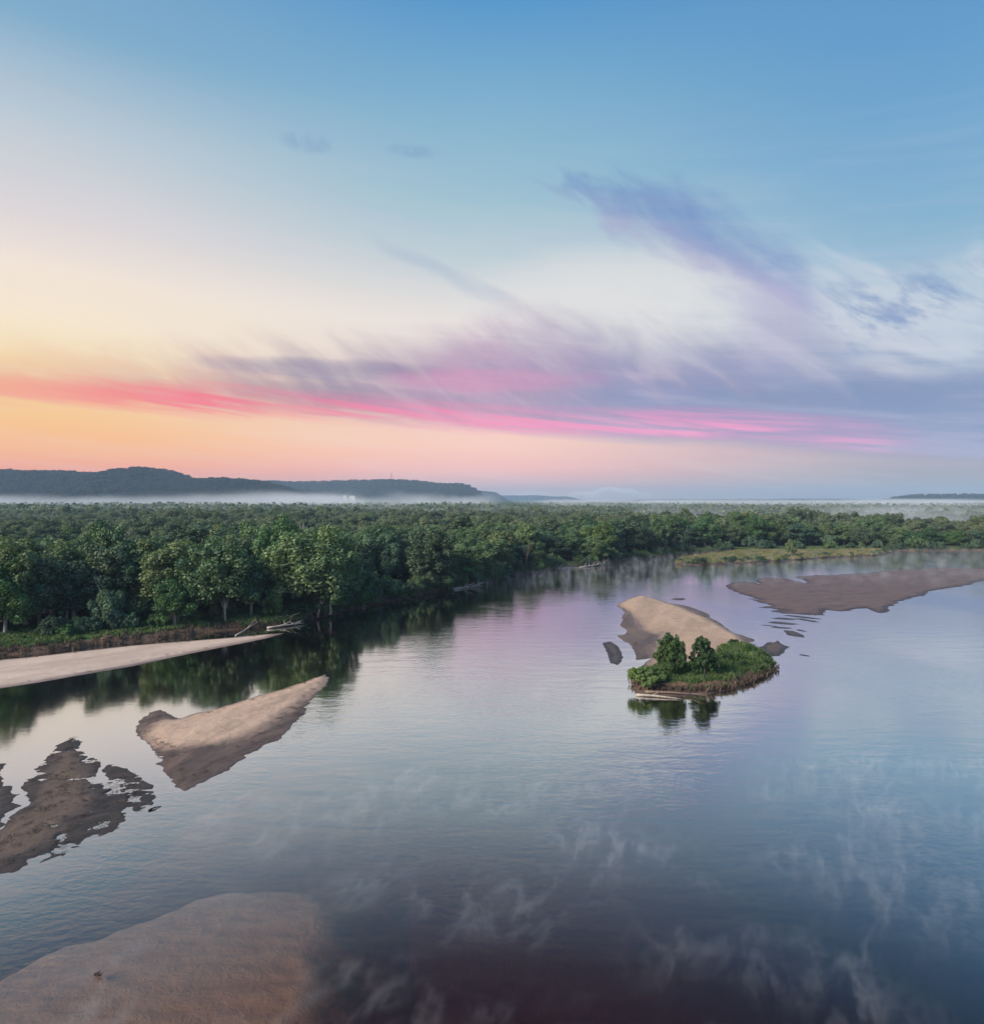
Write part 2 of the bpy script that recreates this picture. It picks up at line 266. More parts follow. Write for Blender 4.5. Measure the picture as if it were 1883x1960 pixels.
# ------------------------------------------------------------------ sun lamp, set away from the dawn glow to brighten bank and forest, spread wide
sun_data = bpy.data.lights.new('sun', 'SUN')
sun_data.energy = 5.0
sun_data.angle = rad(26)
sun_data.color = (1.0, 0.84, 0.68)
sun = bpy.data.objects.new('sun', sun_data)
COL.objects.link(sun)
sdir = Vector((math.sin(rad(SUN_AZ)) * math.cos(rad(SUN_EL)), math.cos(rad(SUN_AZ)) * math.cos(rad(SUN_EL)), math.sin(rad(SUN_EL))))
sun.rotation_euler = sdir.to_track_quat('Z', 'Y').to_euler()
OUTLINE = {
    'beach': [(-102.87,116.81),(-91.98,124.75),(-87.98,126.71),(-81.87,131.49),(-73.61,137.18),(-63.83,141.63),(-55.17,145.57),(-50.66,148.25),(-46.45,149.74),(-48.44,144.17),(-52.91,137.54),(-58.52,129.86),(-64.49,120.17),(-70.6,113.4),(-74.21,109.14),(-78.03,105.83),(-86.06,97.73)],
    'middle_bar': [(-28.6,114.39),(-27.15,111.82),(-26.66,107.24),(-26.9,104.04),(-27.02,100.06),(-26.86,96.38),(-26.29,93.37),(-26.54,90.15),(-26.17,86.79),(-26.62,85.02),(-26.33,83.33),(-27.45,81.71),(-28.21,79.23),(-28.93,76.34),(-29.28,73.92),(-29.92,72.38),(-30.63,70.67),(-31.22,69.27),(-31.56,68.5),(-33.01,69.5),(-34.42,71.39),(-36.15,73.66),(-37.96,75.79),(-37.82,76.62),(-40.71,80.14),(-43.94,83.66),(-46.08,86.43),(-47.45,89.38),(-48.07,92.54),(-47.8,94.63),(-47.15,95.24),(-45.29,93.37),(-42.86,91.33),(-41.89,92.95),(-39.11,95.93),(-36.66,100.54),(-33.63,104.56),(-31.44,108.35)],
    'middle_dry': [(-28.47,113.89),(-27.31,112.06),(-27.12,107.24),(-27.71,101.52),(-28.95,94.21),(-30.03,87.88),(-31.1,83.33),(-33.31,81.71),(-36.39,80.76),(-38.87,80.14),(-41.34,81.39),(-43.57,84.34),(-44.64,87.88),(-44.5,90.15),(-43.14,90.54),(-42.54,90.93),(-41.7,92.54),(-39.0,95.67),(-36.52,100.16),(-33.53,104.25),(-31.34,108.01)],
    'mud_bar': [(-40.99,51.58),(-39.44,53.49),(-38.62,53.63),(-38.09,54.19),(-37.92,54.61),(-37.28,54.83),(-37.04,55.41),(-36.31,56.0),(-35.94,56.68),(-35.73,57.38),(-35.72,58.18),(-35.91,59.25),(-35.39,60.01),(-34.88,59.59),(-34.37,60.19),(-34.18,61.24),(-34.35,62.34),(-34.89,63.66),(-35.51,63.96),(-35.5,64.95),(-35.09,65.05),(-34.95,64.45),(-33.99,63.86),(-33.77,64.65),(-33.45,65.66),(-33.97,67.35),(-34.05,67.79),(-35.35,69.59),(-36.56,70.77),(-38.04,72.23),(-39.44,73.5),(-40.54,74.15),(-41.76,74.81),(-43.51,75.62),(-43.42,74.55),(-43.18,73.5),(-42.51,72.99),(-41.83,71.98),(-41.06,71.37),(-40.41,70.06),(-41.42,70.77),(-42.65,71.98),(-43.04,72.99),(-43.8,74.28),(-44.24,75.76),(-46.08,77.59),(-47.16,78.46),(-47.93,78.61),(-48.91,79.65),(-50.72,81.83),(-50.86,82.64),(-52.05,83.8),(-52.76,83.97),(-52.86,82.8),(-52.88,81.2),(-51.97,78.75),(-51.44,76.45),(-50.55,75.62),(-50.87,74.81),(-50.15,72.99),(-49.67,71.98),(-49.54,70.77),(-49.21,69.59),(-47.66,68.23),(-46.46,66.92),(-45.35,65.87),(-45.49,65.25),(-45.57,64.05),(-45.38,62.9),(-44.89,61.6),(-44.63,60.53),(-44.86,56.45)],
    'mud_pool': [(-38.37,55.26),(-38.35,55.7),(-38.18,56.15),(-37.59,56.22),(-37.26,55.92),(-37.26,55.26),(-37.55,55.0),(-37.96,54.9)],
    'mud_slit': [(-36.84,60.27),(-36.57,60.97),(-36.06,61.6),(-35.61,61.97),(-35.49,61.69),(-35.94,61.24),(-36.41,60.71),(-36.7,60.19)],
    'mud_dry': [(-43.68,54.97),(-40.74,55.26),(-39.6,56.45),(-39.14,58.18),(-39.34,60.01),(-40.12,62.15),(-39.42,64.05),(-40.13,66.28),(-42.03,69.59),(-44.4,72.99),(-47.34,76.73),(-49.67,79.05),(-50.58,79.05),(-49.43,75.9),(-48.16,72.99),(-46.32,69.59),(-45.17,66.71),(-44.01,64.45),(-44.71,63.09),(-44.5,61.06),(-44.62,56.15)],
    'edge_bar': [(-58.17,74.55),(-55.86,75.76),(-55.21,75.76),(-54.34,74.28),(-54.03,73.5),(-51.13,69.82),(-49.98,69.82),(-48.72,67.79),(-48.04,67.79),(-47.43,65.87),(-46.05,65.25),(-46.4,64.05),(-45.83,62.52),(-44.85,61.42),(-44.63,60.53),(-46.56,59.67)],
    'island': [(47.16,207.54),(48.8,202.64),(51.23,192.55),(54.32,189.03),(55.94,182.34),(56.6,173.54),(55.24,169.36),(55.44,162.26),(54.16,149.99),(55.3,146.86),(55.99,142.79),(55.36,140.84),(53.37,139.57),(52.79,135.3),(52.84,129.63),(51.98,123.42),(50.72,119.6),(48.64,116.02),(45.15,111.82),(41.77,108.68),(38.45,105.35),(34.67,103.24),(31.85,101.88),(29.18,101.55),(25.55,101.21),(23.2,101.21),(21.97,101.88),(22.28,104.28),(24.28,108.68),(24.11,111.82),(25.66,116.89),(28.06,122.44),(30.08,125.93),(26.83,124.41),(27.72,128.55),(28.62,137.7),(27.76,141.48),(27.39,146.86),(29.67,148.26),(30.84,152.65),(30.41,158.92),(32.52,165.74),(32.9,169.36),(35.27,177.12),(35.43,182.34),(35.04,187.88),(36.66,192.55),(40.8,200.02),(44.39,205.88)],
    'island_dry': [(46.91,206.43),(48.55,201.59),(50.23,190.19),(51.69,182.34),(52.11,173.16),(53.34,167.53),(53.65,159.75),(53.53,148.26),(52.0,135.3),(51.47,127.49),(43.79,116.89),(33.81,110.23),(26.36,109.45),(29.26,121.48),(32.75,130.72),(38.01,148.26),(36.51,146.86),(35.23,151.16),(35.99,163.98),(36.9,179.17),(36.21,190.19),(40.59,198.99),(44.16,204.79)],
    'island_green': [(23.64,108.68),(25.75,114.3),(28.15,116.89),(30.19,117.78),(34.11,118.69),(37.09,122.44),(42.22,126.45),(44.92,132.97),(49.38,135.3),(52.03,134.71),(52.62,129.09),(51.78,122.93),(50.61,119.6),(48.71,116.45),(45.48,112.64),(42.07,109.45),(38.84,106.44),(35.02,104.28),(31.78,103.59),(27.95,104.28),(24.31,104.28),(22.84,104.99)],
    'sliver_bar': [(23.01,139.32),(24.9,140.84),(25.72,136.49),(25.4,130.72),(24.81,126.45),(23.55,122.44),(22.64,120.72),(21.65,122.44),(22.36,128.55),(22.68,134.12)],
    'speck_bar': [(53.21,200.02),(55.88,202.64),(58.23,202.64),(58.26,200.02),(55.74,197.98)],
    'green_bar': [(53.98,135.18),(55.97,137.19),(57.72,140.38),(59.21,139.95),(60.43,141.38),(60.12,137.19),(60.41,135.84),(56.74,130.11),(55.0,127.71),(52.83,127.48),(53.64,130.11)],
    'small_bar': [(66.75,153.08),(68.69,152.24),(68.73,147.39),(67.77,144.77),(66.43,145.84),(65.23,147.39)],
    'ridge0': [(66.66,162.97),(69.17,163.79),(71.02,163.07),(72.66,161.9),(73.99,160.15),(71.52,159.37),(69.71,160.06),(68.07,161.2)],
    'ridge1': [(70.3,168.31),(72.54,169.39),(74.16,169.03),(75.59,168.24),(76.75,166.89),(74.52,165.84),(72.92,166.19),(71.5,166.96)],
    'ridge2': [(65.21,156.54),(66.89,157.29),(68.11,156.98),(69.19,156.35),(70.08,155.31),(68.41,154.57),(67.2,154.88),(66.12,155.49)],
    'ridge3': [(74.75,173.14),(77.42,172.82),(79.48,171.22),(81.32,169.27),(82.88,166.89),(80.32,167.19),(78.32,168.72),(76.44,170.65)],
    'ridge4': [(75.94,168.31),(77.58,168.11),(78.64,166.69),(79.51,164.95),(80.14,162.78),(78.56,162.97),(77.52,164.32),(76.63,166.05)],
    'ridge5': [(69.8,153.59),(70.6,153.89),(71.01,153.33),(71.3,152.53),(71.43,151.41),(70.64,151.12),(70.23,151.66),(69.94,152.45)],
    'ridge6': [(63.93,159.23),(65.17,159.32),(66.19,158.87),(67.13,158.25),(67.97,157.42),(66.74,157.33),(65.73,157.78),(64.79,158.39)],
    'ridge7': [(59.0,128.9),(59.77,129.14),(60.27,128.78),(60.67,128.25),(60.97,127.48),(60.2,127.25),(59.71,127.6),(59.3,128.13)],
    'ridge8': [(53.88,144.32),(54.99,145.38),(55.4,144.62),(55.61,143.34),(55.54,141.38),(54.46,140.38),(54.05,141.09),(53.84,142.34)],
    'large_bar': [(81.33,232.66),(85.94,239.91),(91.72,242.85),(94.57,240.74),(94.68,235.83),(96.18,242.85),(98.51,249.39),(101.04,253.03),(108.44,256.31),(111.7,254.89),(111.53,247.17),(112.01,239.08),(113.7,241.58),(117.84,258.7),(128.06,263.61),(136.25,265.12),(155.03,272.95),(163.67,280.68),(181.29,286.47),(197.77,292.51),(212.09,287.66),(236.88,290.07),(182.24,247.17),(170.22,236.63),(158.35,226.96),(150.97,223.3),(141.59,216.34),(134.47,208.22),(128.43,203.64),(122.2,197.83),(117.55,193.69),(111.22,185.9),(107.53,181.05),(102.5,175.77),(101.89,178.72),(103.29,184.66),(98.13,181.05),(93.78,178.72),(90.3,181.05),(85.98,173.14),(82.85,172.07),(78.61,174.23),(75.8,176.44),(74.65,179.18),(76.88,179.87),(80.38,179.87),(77.1,182.24),(73.43,185.9),(77.97,187.15),(77.76,193.69),(77.44,201.57),(79.99,199.25),(78.93,211.39),(78.73,219.77)],
    'marsh': [(83.76,307.68),(95.44,334.52),(115.23,355.19),(137.63,378.57),(154.99,384.9),(176.85,388.81),(195.15,384.9),(218.9,391.46),(240.35,398.23),(228.97,378.57),(204.17,355.19),(174.69,344.55),(149.98,329.73),(127.3,316.13),(108.71,310.16),(95.04,305.23)],
    'submerged': [(-34.04,35.02),(-31.42,42.61),(-30.61,44.34),(-29.19,45.93),(-27.26,46.95),(-24.61,48.99),(-22.74,50.81),(-20.44,52.05),(-17.42,52.77),(-13.32,52.91),(-11.55,51.49),(-10.88,47.65),(-10.12,42.85),(-9.61,38.16),(-8.52,28.5),(-27.71,28.5)],
    'bank': [(-124.87,97.79),(-113.26,115.91),(-94.19,127.75),(-83.21,133.69),(-81.49,136.07),(-77.28,139.37),(-72.78,141.95),(-69.3,145.55),(-65.25,149.34),(-60.58,152.3),(-56.56,154.35),(-52.38,157.53),(-49.07,160.16),(-45.75,166.71),(-41.83,172.99),(-38.3,179.76),(-34.0,187.08),(-31.36,195.02),(-26.96,200.11),(-20.36,213.11),(-12.55,222.6),(-4.65,234.89),(2.21,247.55),(10.78,267.74),(18.78,272.18),(29.25,291.52),(42.51,299.11),(54.27,311.51),(64.97,327.84),(85.17,345.98),(108.52,368.94),(134.61,380.15),(178.36,386.02),(235.73,389.02),(289.07,392.07),(399.0,398.31),(566.2,398.31)],
}

# ------------------------------------------------------------------ small numeric helpers
def hash2(ix, iy, seed):
    h = (ix.astype(np.int64) * 374761393 + iy.astype(np.int64) * 668265263 + seed * 1442695041) & 0xffffffff
    h = ((h ^ (h >> 13)) * 1274126177) & 0xffffffff
    return ((h ^ (h >> 16)) & 0xffffff) / float(0xffffff)
def vnoise(x, y, seed=0):
    ix, iy = np.floor(x), np.floor(y)
    fx, fy = x - ix, y - iy
    fx, fy = fx * fx * (3 - 2 * fx), fy * fy * (3 - 2 * fy)
    a, b = hash2(ix, iy, seed), hash2(ix + 1, iy, seed)
    c, d = hash2(ix, iy + 1, seed), hash2(ix + 1, iy + 1, seed)
    return (a + (b - a) * fx) * (1 - fy) + (c + (d - c) * fx) * fy
def fbm(x, y, seed=0, octaves=4, gain=0.5):
    s, amp, tot = 0.0, 1.0, 0.0
    for k in range(octaves):
        s = s + amp * (vnoise(x * 2 ** k, y * 2 ** k, seed + k * 17) - 0.5)
        tot += amp
        amp *= gain
    return s / tot * 2.0            # about -1..1
def signed_distance(x, y, poly):
    P = np.array(poly)
    Q = np.roll(P, -1, axis=0)
    best = np.full(x.shape, 1e18)
    inside = np.zeros(x.shape, bool)
    for (x0, y0), (x1, y1) in zip(P, Q):
        dx, dy = x1 - x0, y1 - y0
        t = np.clip(((x - x0) * dx + (y - y0) * dy) / (dx * dx + dy * dy + 1e-12), 0, 1)
        best = np.minimum(best, (x - x0 - t * dx) ** 2 + (y - y0 - t * dy) ** 2)
        if y0 != y1:
            c = ((y0 > y) != (y1 > y)) & (x < (x1 - x0) * (y - y0) / (y1 - y0) + x0)
            inside ^= c
    d = np.sqrt(best)
    return np.where(inside, d, -d)
def smooth(v, lo, hi):
    t = np.clip((v - lo) / (hi - lo), 0, 1)
    return t * t * (3 - 2 * t)

def mesh_from(name, verts, faces, attrs=None, smooth_shade=False):
    me = bpy.data.meshes.new(name)
    verts = np.asarray(verts, dtype=np.float32)
    faces = np.asarray(faces, dtype=np.int32)
    n = faces.shape[1]
    me.vertices.add(len(verts))
    me.vertices.foreach_set('co', verts.ravel())
    me.loops.add(faces.size)
    me.loops.foreach_set('vertex_index', faces.ravel())
    me.polygons.add(len(faces))
    me.polygons.foreach_set('loop_start', np.arange(0, faces.size, n, dtype=np.int32))
    me.polygons.foreach_set('loop_total', np.full(len(faces), n, dtype=np.int32))
    for k, v in (attrs or {}).items():
        a = me.attributes.new(k, 'FLOAT', 'POINT')
        a.data.foreach_set('value', np.asarray(v, dtype=np.float32))
    me.update(calc_edges=True)
    me.validate()
    if smooth_shade:
        me.polygons.foreach_set('use_smooth', np.ones(len(me.polygons), dtype=bool))
    return me
def obj(name, me, mat=None, parent=None, loc=None, **props):
    o = bpy.data.objects.new(name, me)
    COL.objects.link(o)
    if mat is not None and me is not None and not me.materials:
        me.materials.append(mat)
    if parent is not None:
        o.parent = parent
    if loc is not None:
        o.location = loc
    for k, v in props.items():
        o[k] = v
    return o
def thing(name, label, category, loc, group=None, rz=0.0, scale=(1, 1, 1)):
    o = bpy.data.objects.new(name, None)
    COL.objects.link(o)
    o.location = loc
    o.rotation_euler = (0, 0, rz)
    o.scale = scale
    o.empty_display_size = 0.2
    o['label'] = label
    o['category'] = category
    if group:
        o['group'] = group
    return o

class Geo:                            # collects tubes and boxes into one mesh
    def __init__(self):
        self.v, self.f = [], []
    def tube(self, pts, radii, sides=7):
        pts = [Vector(p) for p in pts]
        base = len(self.v)
        n = len(pts)
        for i, p in enumerate(pts):
            d = (pts[min(i + 1, n - 1)] - pts[max(i - 1, 0)]).normalized()
            a = d.cross(Vector((0.31, 0.17, 0.93)))
            if a.length < 0.05:
                a = d.cross(Vector((1, 0, 0)))
            a.normalize()
            b = d.cross(a)
            for k in range(sides):
                t = 2 * math.pi * k / sides
                self.v.append(p + (a * math.cos(t) + b * math.sin(t)) * radii[i])
        for i in range(n - 1):
            for k in range(sides):
                k2 = (k + 1) % sides
                self.f.append((base + i * sides + k, base + i * sides + k2, base + (i + 1) * sides + k2, base + (i + 1) * sides + k))
        c = len(self.v)
        self.v.append(pts[-1])
        for k in range(sides):
            e = base + (n - 1) * sides
            self.f.append((e + k, e + (k + 1) % sides, c, c))
        c = len(self.v)
        self.v.append(pts[0])
        for k in range(sides):
            self.f.append((base + (k + 1) % sides, base + k, c, c))
    def box(self, lo, hi):
        b = len(self.v)
        for z in (lo[2], hi[2]):
            self.v += [Vector((lo[0], lo[1], z)), Vector((hi[0], lo[1], z)), Vector((hi[0], hi[1], z)), Vector((lo[0], hi[1], z))]
        for q in ((3, 2, 1, 0), (4, 5, 6, 7), (0, 1, 5, 4), (1, 2, 6, 5), (2, 3, 7, 6), (3, 0, 4, 7)):
            self.f.append(tuple(b + i for i in q))
    def mesh(self, name, smooth_shade=True):
        me = bpy.data.meshes.new(name)
        me.from_pydata([tuple(v) for v in self.v], [], [f if f[2] != f[3] else f[:3] for f in self.f])
        if smooth_shade:
            me.polygons.foreach_set('use_smooth', np.ones(len(me.polygons), dtype=bool))
        return me

# ------------------------------------------------------------------ materials
def material(name):
    m = bpy.data.materials.new(name)
    m.use_nodes = True
    return m, Nodes(m.node_tree)
def finish(n, surface=None, volume=None):
    out = n.new('ShaderNodeOutputMaterial')
    if surface is not None:
        n.put(out.inputs['Surface'], surface)
    if volume is not None:
        n.put(out.inputs['Volume'], volume)
def attr(n, name):
    return n.new('ShaderNodeAttribute', attribute_name=name).outputs['Fac']
def principled(n, color, rough=0.8, normal=None, spec=0.3):
    b = n.new('ShaderNodeBsdfPrincipled')
    n.put(b.inputs['Base Color'], color)
    n.put(b.inputs['Roughness'], rough)
    b.inputs['Specular IOR Level'].default_value = spec
    if normal is not None:
        n.put(b.inputs['Normal'], normal)
    return b.outputs[0]
def bump(n, h, strength, dist):
    b = n.new('ShaderNodeBump')
    b.inputs['Strength'].default_value = strength
    b.inputs['Distance'].default_value = dist
    n.put(b.inputs['Height'], h)
    return b.outputs[0]
def position(n):
    return n.new('ShaderNodeNewGeometry').outputs['Position']
def scaled(n, v, s):
    k = n.new('ShaderNodeVectorMath', operation='MULTIPLY')
    n.put(k.inputs[0], v)
    k.inputs[1].default_value = s
    return k.outputs[0]

def sand_material(name, dry, wet, dark, grain=1.0, turn=0.0, moss=None, shore=0.07, speck=0.3, relief=0.11):
    m, n = material(name)
    p = position(n)
    mp_ = n.new('ShaderNodeMapping')
    n.put(mp_.inputs['Vector'], p)
    mp_.inputs['Rotation'].default_value = (0, 0, rad(turn))
    sp = scaled(n, mp_.outputs[0], (0.24, 1.0, 0.3))
    fine = n.noise(p, 5.5 * grain, 5, 0.65)
    mid = n.noise(p, 0.7 * grain, 7, 0.66, 0.6)
    lines = n.noise(sp, 1.3 * grain, 6, 0.6, 0.4)
    big = n.noise(sp, 0.28 * grain, 5, 0.6, 0.8)
    z = n.new('ShaderNodeSeparateXYZ')
    n.put(z.inputs[0], p)
    jit = n.m('ADD', n.m('MULTIPLY', n.m('SUBTRACT', mid, 0.5), 0.7), n.m('MULTIPLY', n.m('SUBTRACT', lines, 0.5), 0.7))
    d = n.m('ADD', attr(n, 'dry'), jit)
    damp = n.step(d, 0.05, 0.55)
    dd = n.step(d, 0.38, 0.95)
    wetc = n.mix(n.step(big, 0.42, 0.6), dark, wet)
    wetc = n.mix(n.step(lines, 0.35, 0.7, 0.0, 0.6), wetc, tuple((a + b) * 0.5 for a, b in zip(wet, dark)))
    if moss:
        wetc = n.mix(n.step(n.m('ADD', big, n.m('MULTIPLY', jit, 0.3)), 0.54, 0.64), wetc, moss)
    half = tuple(a * 0.62 + b * 0.38 for a, b in zip(wet, dry))
    col = n.mix(damp, wetc, half)
    col = n.mix(dd, col, n.mix(n.step(big, 0.36, 0.66), dry, tuple(c * 0.78 for c in dry[:3]) + (1,)))
    col = n.mix(n.step(lines, 0.5, 0.75, 0.0, 0.2), col, tuple(c * 0.5 for c in dry[:3]) + (1,))
    col = n.mix(n.step(fine, 0.35, 0.72, 0.0, speck), col, tuple(c * 0.35 for c in wet[:3]) + (1,))
    edge_ = n.step(n.m('ADD', z.outputs[2], n.m('MULTIPLY', n.m('SUBTRACT', mid, 0.5), shore)), 0.0, shore, 0.75, 0.0)
    col = n.mix(edge_, col, dark)
    col = n.mix(n.step(mid, 0.52, 0.7, 0.0, 0.3), col, tuple(c * 0.6 for c in wet[:3]) + (1,))
    rough = n.step(dd, 0, 1, 0.5, 0.9)
    hgt = n.m('ADD', n.m('ADD', n.m('MULTIPLY', fine, 0.3), mid), n.m('MULTIPLY', lines, 0.35))
    finish(n, principled(n, col, rough, bump(n, hgt, 0.6, relief), 0.25))
    return m

M = {}
M['sand'] = sand_material('pale_sand', (0.58, 0.415, 0.305, 1), (0.15, 0.10, 0.082, 1), (0.07, 0.048, 0.043, 1), 1.0, -68.0)
M['island_sand'] = sand_material('island_sand', (0.54, 0.38, 0.27, 1), (0.16, 0.108, 0.084, 1), (0.075, 0.053, 0.046, 1), 0.8, -75.0)
M['beach'] = sand_material('beach_sand', (0.62, 0.49, 0.395, 1), (0.34, 0.255, 0.21, 1), (0.2, 0.145, 0.13, 1), 0.7, -42.0, speck=0.2)
M['mud'] = sand_material('river_mud', (0.155, 0.115, 0.09, 1), (0.08, 0.057, 0.052, 1), (0.026, 0.022, 0.022, 1), 1.4, -40.0, (0.035, 0.035, 0.026, 1), 0.05, 0.6)
M['brown'] = sand_material('brown_sand', (0.34, 0.215, 0.16, 1), (0.10, 0.053, 0.043, 1), (0.04, 0.025, 0.025, 1), 0.5, -20.0, (0.045, 0.028, 0.026, 1), 0.1, 0.45, 0.2)
M['bed'] = sand_material('bed_sand', (0.5, 0.38, 0.29, 1), (0.45, 0.33, 0.25, 1), (0.3, 0.215, 0.16, 1), 0.9, -12.0, shore=0.001, relief=0.5)

m, n = material('forest_floor')
p = position(n)
inland = attr(n, 'inland')
g1 = n.noise(p, 0.25, 5, 0.6)
g2 = n.noise(p, 2.2, 4, 0.6)
soil = n.mix(g2, (0.055, 0.035, 0.025, 1), (0.2, 0.135, 0.095, 1))
grass = n.mix(g2, (0.03, 0.08, 0.022, 1), (0.09, 0.19, 0.05, 1))
litter = n.mix(g1, (0.025, 0.03, 0.016, 1), (0.045, 0.055, 0.026, 1))
e = n.m('ADD', inland, n.m('MULTIPLY', n.m('SUBTRACT', g1, 0.5), 7.0))
c = n.mix(n.step(e, 2.0, 4.0), soil, grass)
c = n.mix(n.step(e, 20.0, 30.0), c, litter)
finish(n, principled(n, c, 0.95, bump(n, g2, 0.8, 0.3), 0.1))
M['ground'] = m

def leaf_material(name, dark, mid, light, trans=0.25):
    m, n = material(name)
    info = n.new('ShaderNodeObjectInfo')
    t = attr(n, 'tint')
    k = n.m('ADD', n.m('MULTIPLY', t, 0.55), n.m('MULTIPLY', info.outputs['Random'], 0.45))
    col = n.ramp(k, [(0.1, dark), (0.5, mid), (0.92, light)])
    col = n.mix(1.0, col, info.outputs['Color'], 'MULTIPLY')
    d = n.new('ShaderNodeBsdfDiffuse')
    n.put(d.inputs[0], col)
    tr = n.new('ShaderNodeBsdfTranslucent')
    n.put(tr.inputs[0], n.mix(1.0, col, (1.0, 1.15, 0.5, 1), 'MULTIPLY'))
    gl = n.new('ShaderNodeBsdfGlossy')
    gl.inputs['Roughness'].default_value = 0.55
    gl.inputs[0].default_value = (0.8, 0.85, 0.9, 1)
    x = n.new('ShaderNodeMixShader')
    x.inputs[0].default_value = trans
    n.put(x.inputs[1], d.outputs[0])
    n.put(x.inputs[2], tr.outputs[0])
    y = n.new('ShaderNodeMixShader')
    y.inputs[0].default_value = 0.03
    n.put(y.inputs[1], x.outputs[0])
    n.put(y.inputs[2], gl.outputs[0])
    finish(n, y.outputs[0])
    return m
M['leaf'] = leaf_material('broad_leaves', (0.06, 0.105, 0.068, 1), (0.13, 0.18, 0.102, 1), (0.225, 0.265, 0.145, 1))
M['leaf_fresh'] = leaf_material('fresh_leaves', (0.05, 0.10, 0.045, 1), (0.10, 0.17, 0.068, 1), (0.18, 0.25, 0.10, 1), 0.3)
M['leaf_grass'] = leaf_material('grass_blades', (0.045, 0.10, 0.035, 1), (0.09, 0.17, 0.052, 1), (0.20, 0.235, 0.10, 1), 0.25)
M['leaf_hill'] = leaf_material('hill_leaves', (0.012, 0.02, 0.018, 1), (0.024, 0.036, 0.028, 1), (0.045, 0.055, 0.04, 1), 0.1)
M['leaf_dry'] = leaf_material('dry_stems', (0.045, 0.032, 0.024, 1), (0.10, 0.074, 0.057, 1), (0.19, 0.145, 0.115, 1), 0.1)

def bark_material(name, a, b):
    m, n = material(name)
    p = n.new('ShaderNodeTexCoord').outputs['Object']
    q = n.noise(scaled(n, p, (1.0, 1.0, 0.22)), 3.5, 5, 0.65)
    finish(n, principled(n, n.mix(n.step(q, 0.3, 0.7), a, b), 0.9, bump(n, q, 0.8, 0.05), 0.15))
    return m
M['bark'] = bark_material('grey_bark', (0.07, 0.058, 0.048, 1), (0.19, 0.165, 0.14, 1))
M['pale_bark'] = bark_material('pale_bark', (0.26, 0.245, 0.22, 1), (0.5, 0.48, 0.44, 1))
M['driftwood'] = bark_material('driftwood', (0.25, 0.22, 0.19, 1), (0.52, 0.49, 0.45, 1))
M['dark_wood'] = bark_material('waterlogged_wood', (0.015, 0.013, 0.012, 1), (0.05, 0.042, 0.036, 1))
M['root'] = bark_material('washed_roots', (0.09, 0.065, 0.05, 1), (0.28, 0.22, 0.18, 1))

m, n = material('hill_woods')
p = position(n)
q = n.noise(p, 0.02, 6, 0.65)
finish(n, principled(n, n.mix(q, (0.01, 0.016, 0.014, 1), (0.022, 0.032, 0.024, 1)), 1.0, bump(n, q, 1.0, 6.0), 0.0))
M['hill'] = m

def plain(name, color, rough=0.6, vary=0.15):
    m, n = material(name)
    q = n.noise(position(n), 1.5, 4, 0.6)
    finish(n, principled(n, n.mix(q, tuple(c * (1 - vary) for c in color) + (1,), tuple(color) + (1,)), rough))
    return m
M['steel'] = plain('painted_steel', (0.16, 0.13, 0.13))
M['white_wall'] = plain('white_wall', (0.78, 0.78, 0.76))
M['grey_roof'] = plain('grey_roof', (0.35, 0.36, 0.38))

# ------------------------------------------------------------------ water
m, n = material('river_water')
p = position(n)
lw = n.new('ShaderNodeLayerWeight')
lw.inputs['Blend'].default_value = 0.5
refl = n.ramp(lw.outputs['Facing'], [(0.0, (0.02,) * 3 + (1,)), (0.37, (0.03,) * 3 + (1,)), (0.43, (0.08,) * 3 + (1,)), (0.5, (0.24,) * 3 + (1,)), (0.58, (0.52,) * 3 + (1,)), (0.68, (0.86,) * 3 + (1,)), (0.78, (0.97,) * 3 + (1,)), (1.0, (1.0,) * 3 + (1,))])
calm = n.step(n.noise(scaled(n, p, (1.0, 0.45, 1.0)), 0.03, 4, 0.55, 0.6), 0.40, 0.62)
w1 = n.noise(scaled(n, p, (0.8, 1.25, 1.0)), 1.3, 3, 0.55, 0.3)
w2 = n.noise(scaled(n, p, (0.5, 1.5, 1.0)), 0.28, 3, 0.5, 0.4)
w3 = n.noise(p, 5.5, 2, 0.5)
hgt = n.m('ADD', n.m('MULTIPLY', n.m('ADD', n.m('MULTIPLY', w1, 0.55), n.m('MULTIPLY', w3, 0.09)), n.m('ADD', 0.25, n.m('MULTIPLY', calm, 0.75))), n.m('MULTIPLY', w2, 0.55))
sx_ = n.new('ShaderNodeSeparateXYZ')
n.put(sx_.inputs[0], p)
# the backwater behind the bars lies still, the open channel is ruffled
lee = n.m('SUBTRACT', sx_.outputs[0], n.m('ADD', -51.3, n.m('MULTIPLY', sx_.outputs[1], 0.217)))
open_water = n.step(lee, -5.0, 9.0, 0.1, 1.0)
open_water = n.m('MULTIPLY', open_water, n.step(sx_.outputs[1], 60.0, 260.0, 1.0, 0.8))
hgt = n.m('MULTIPLY', hgt, open_water)
nrm = bump(n, hgt, 0.7, 0.115)
gl = n.new('ShaderNodeBsdfGlossy')
gl.inputs['Roughness'].default_value = 0.07
n.put(gl.inputs['Normal'], nrm)
tr = n.new('ShaderNodeBsdfTransparent')
mx = n.new('ShaderNodeMixShader')
n.put(mx.inputs[0], refl)
n.put(mx.inputs[1], tr.outputs[0])
n.put(mx.inputs[2], gl.outputs[0])
ab = n.new('ShaderNodeVolumeAbsorption')
ab.inputs['Color'].default_value = (0.72, 0.5, 0.3, 1)
ab.inputs['Density'].default_value = 0.7
finish(n, mx.outputs[0], ab.outputs[0])
M['water'] = m

g = Geo()
g.box((-420, -260, -7.0), (760, 560, 0.0))
obj('river', g.mesh('river', False), M['water'], kind='structure', label='wide calm river reflecting the dawn sky')

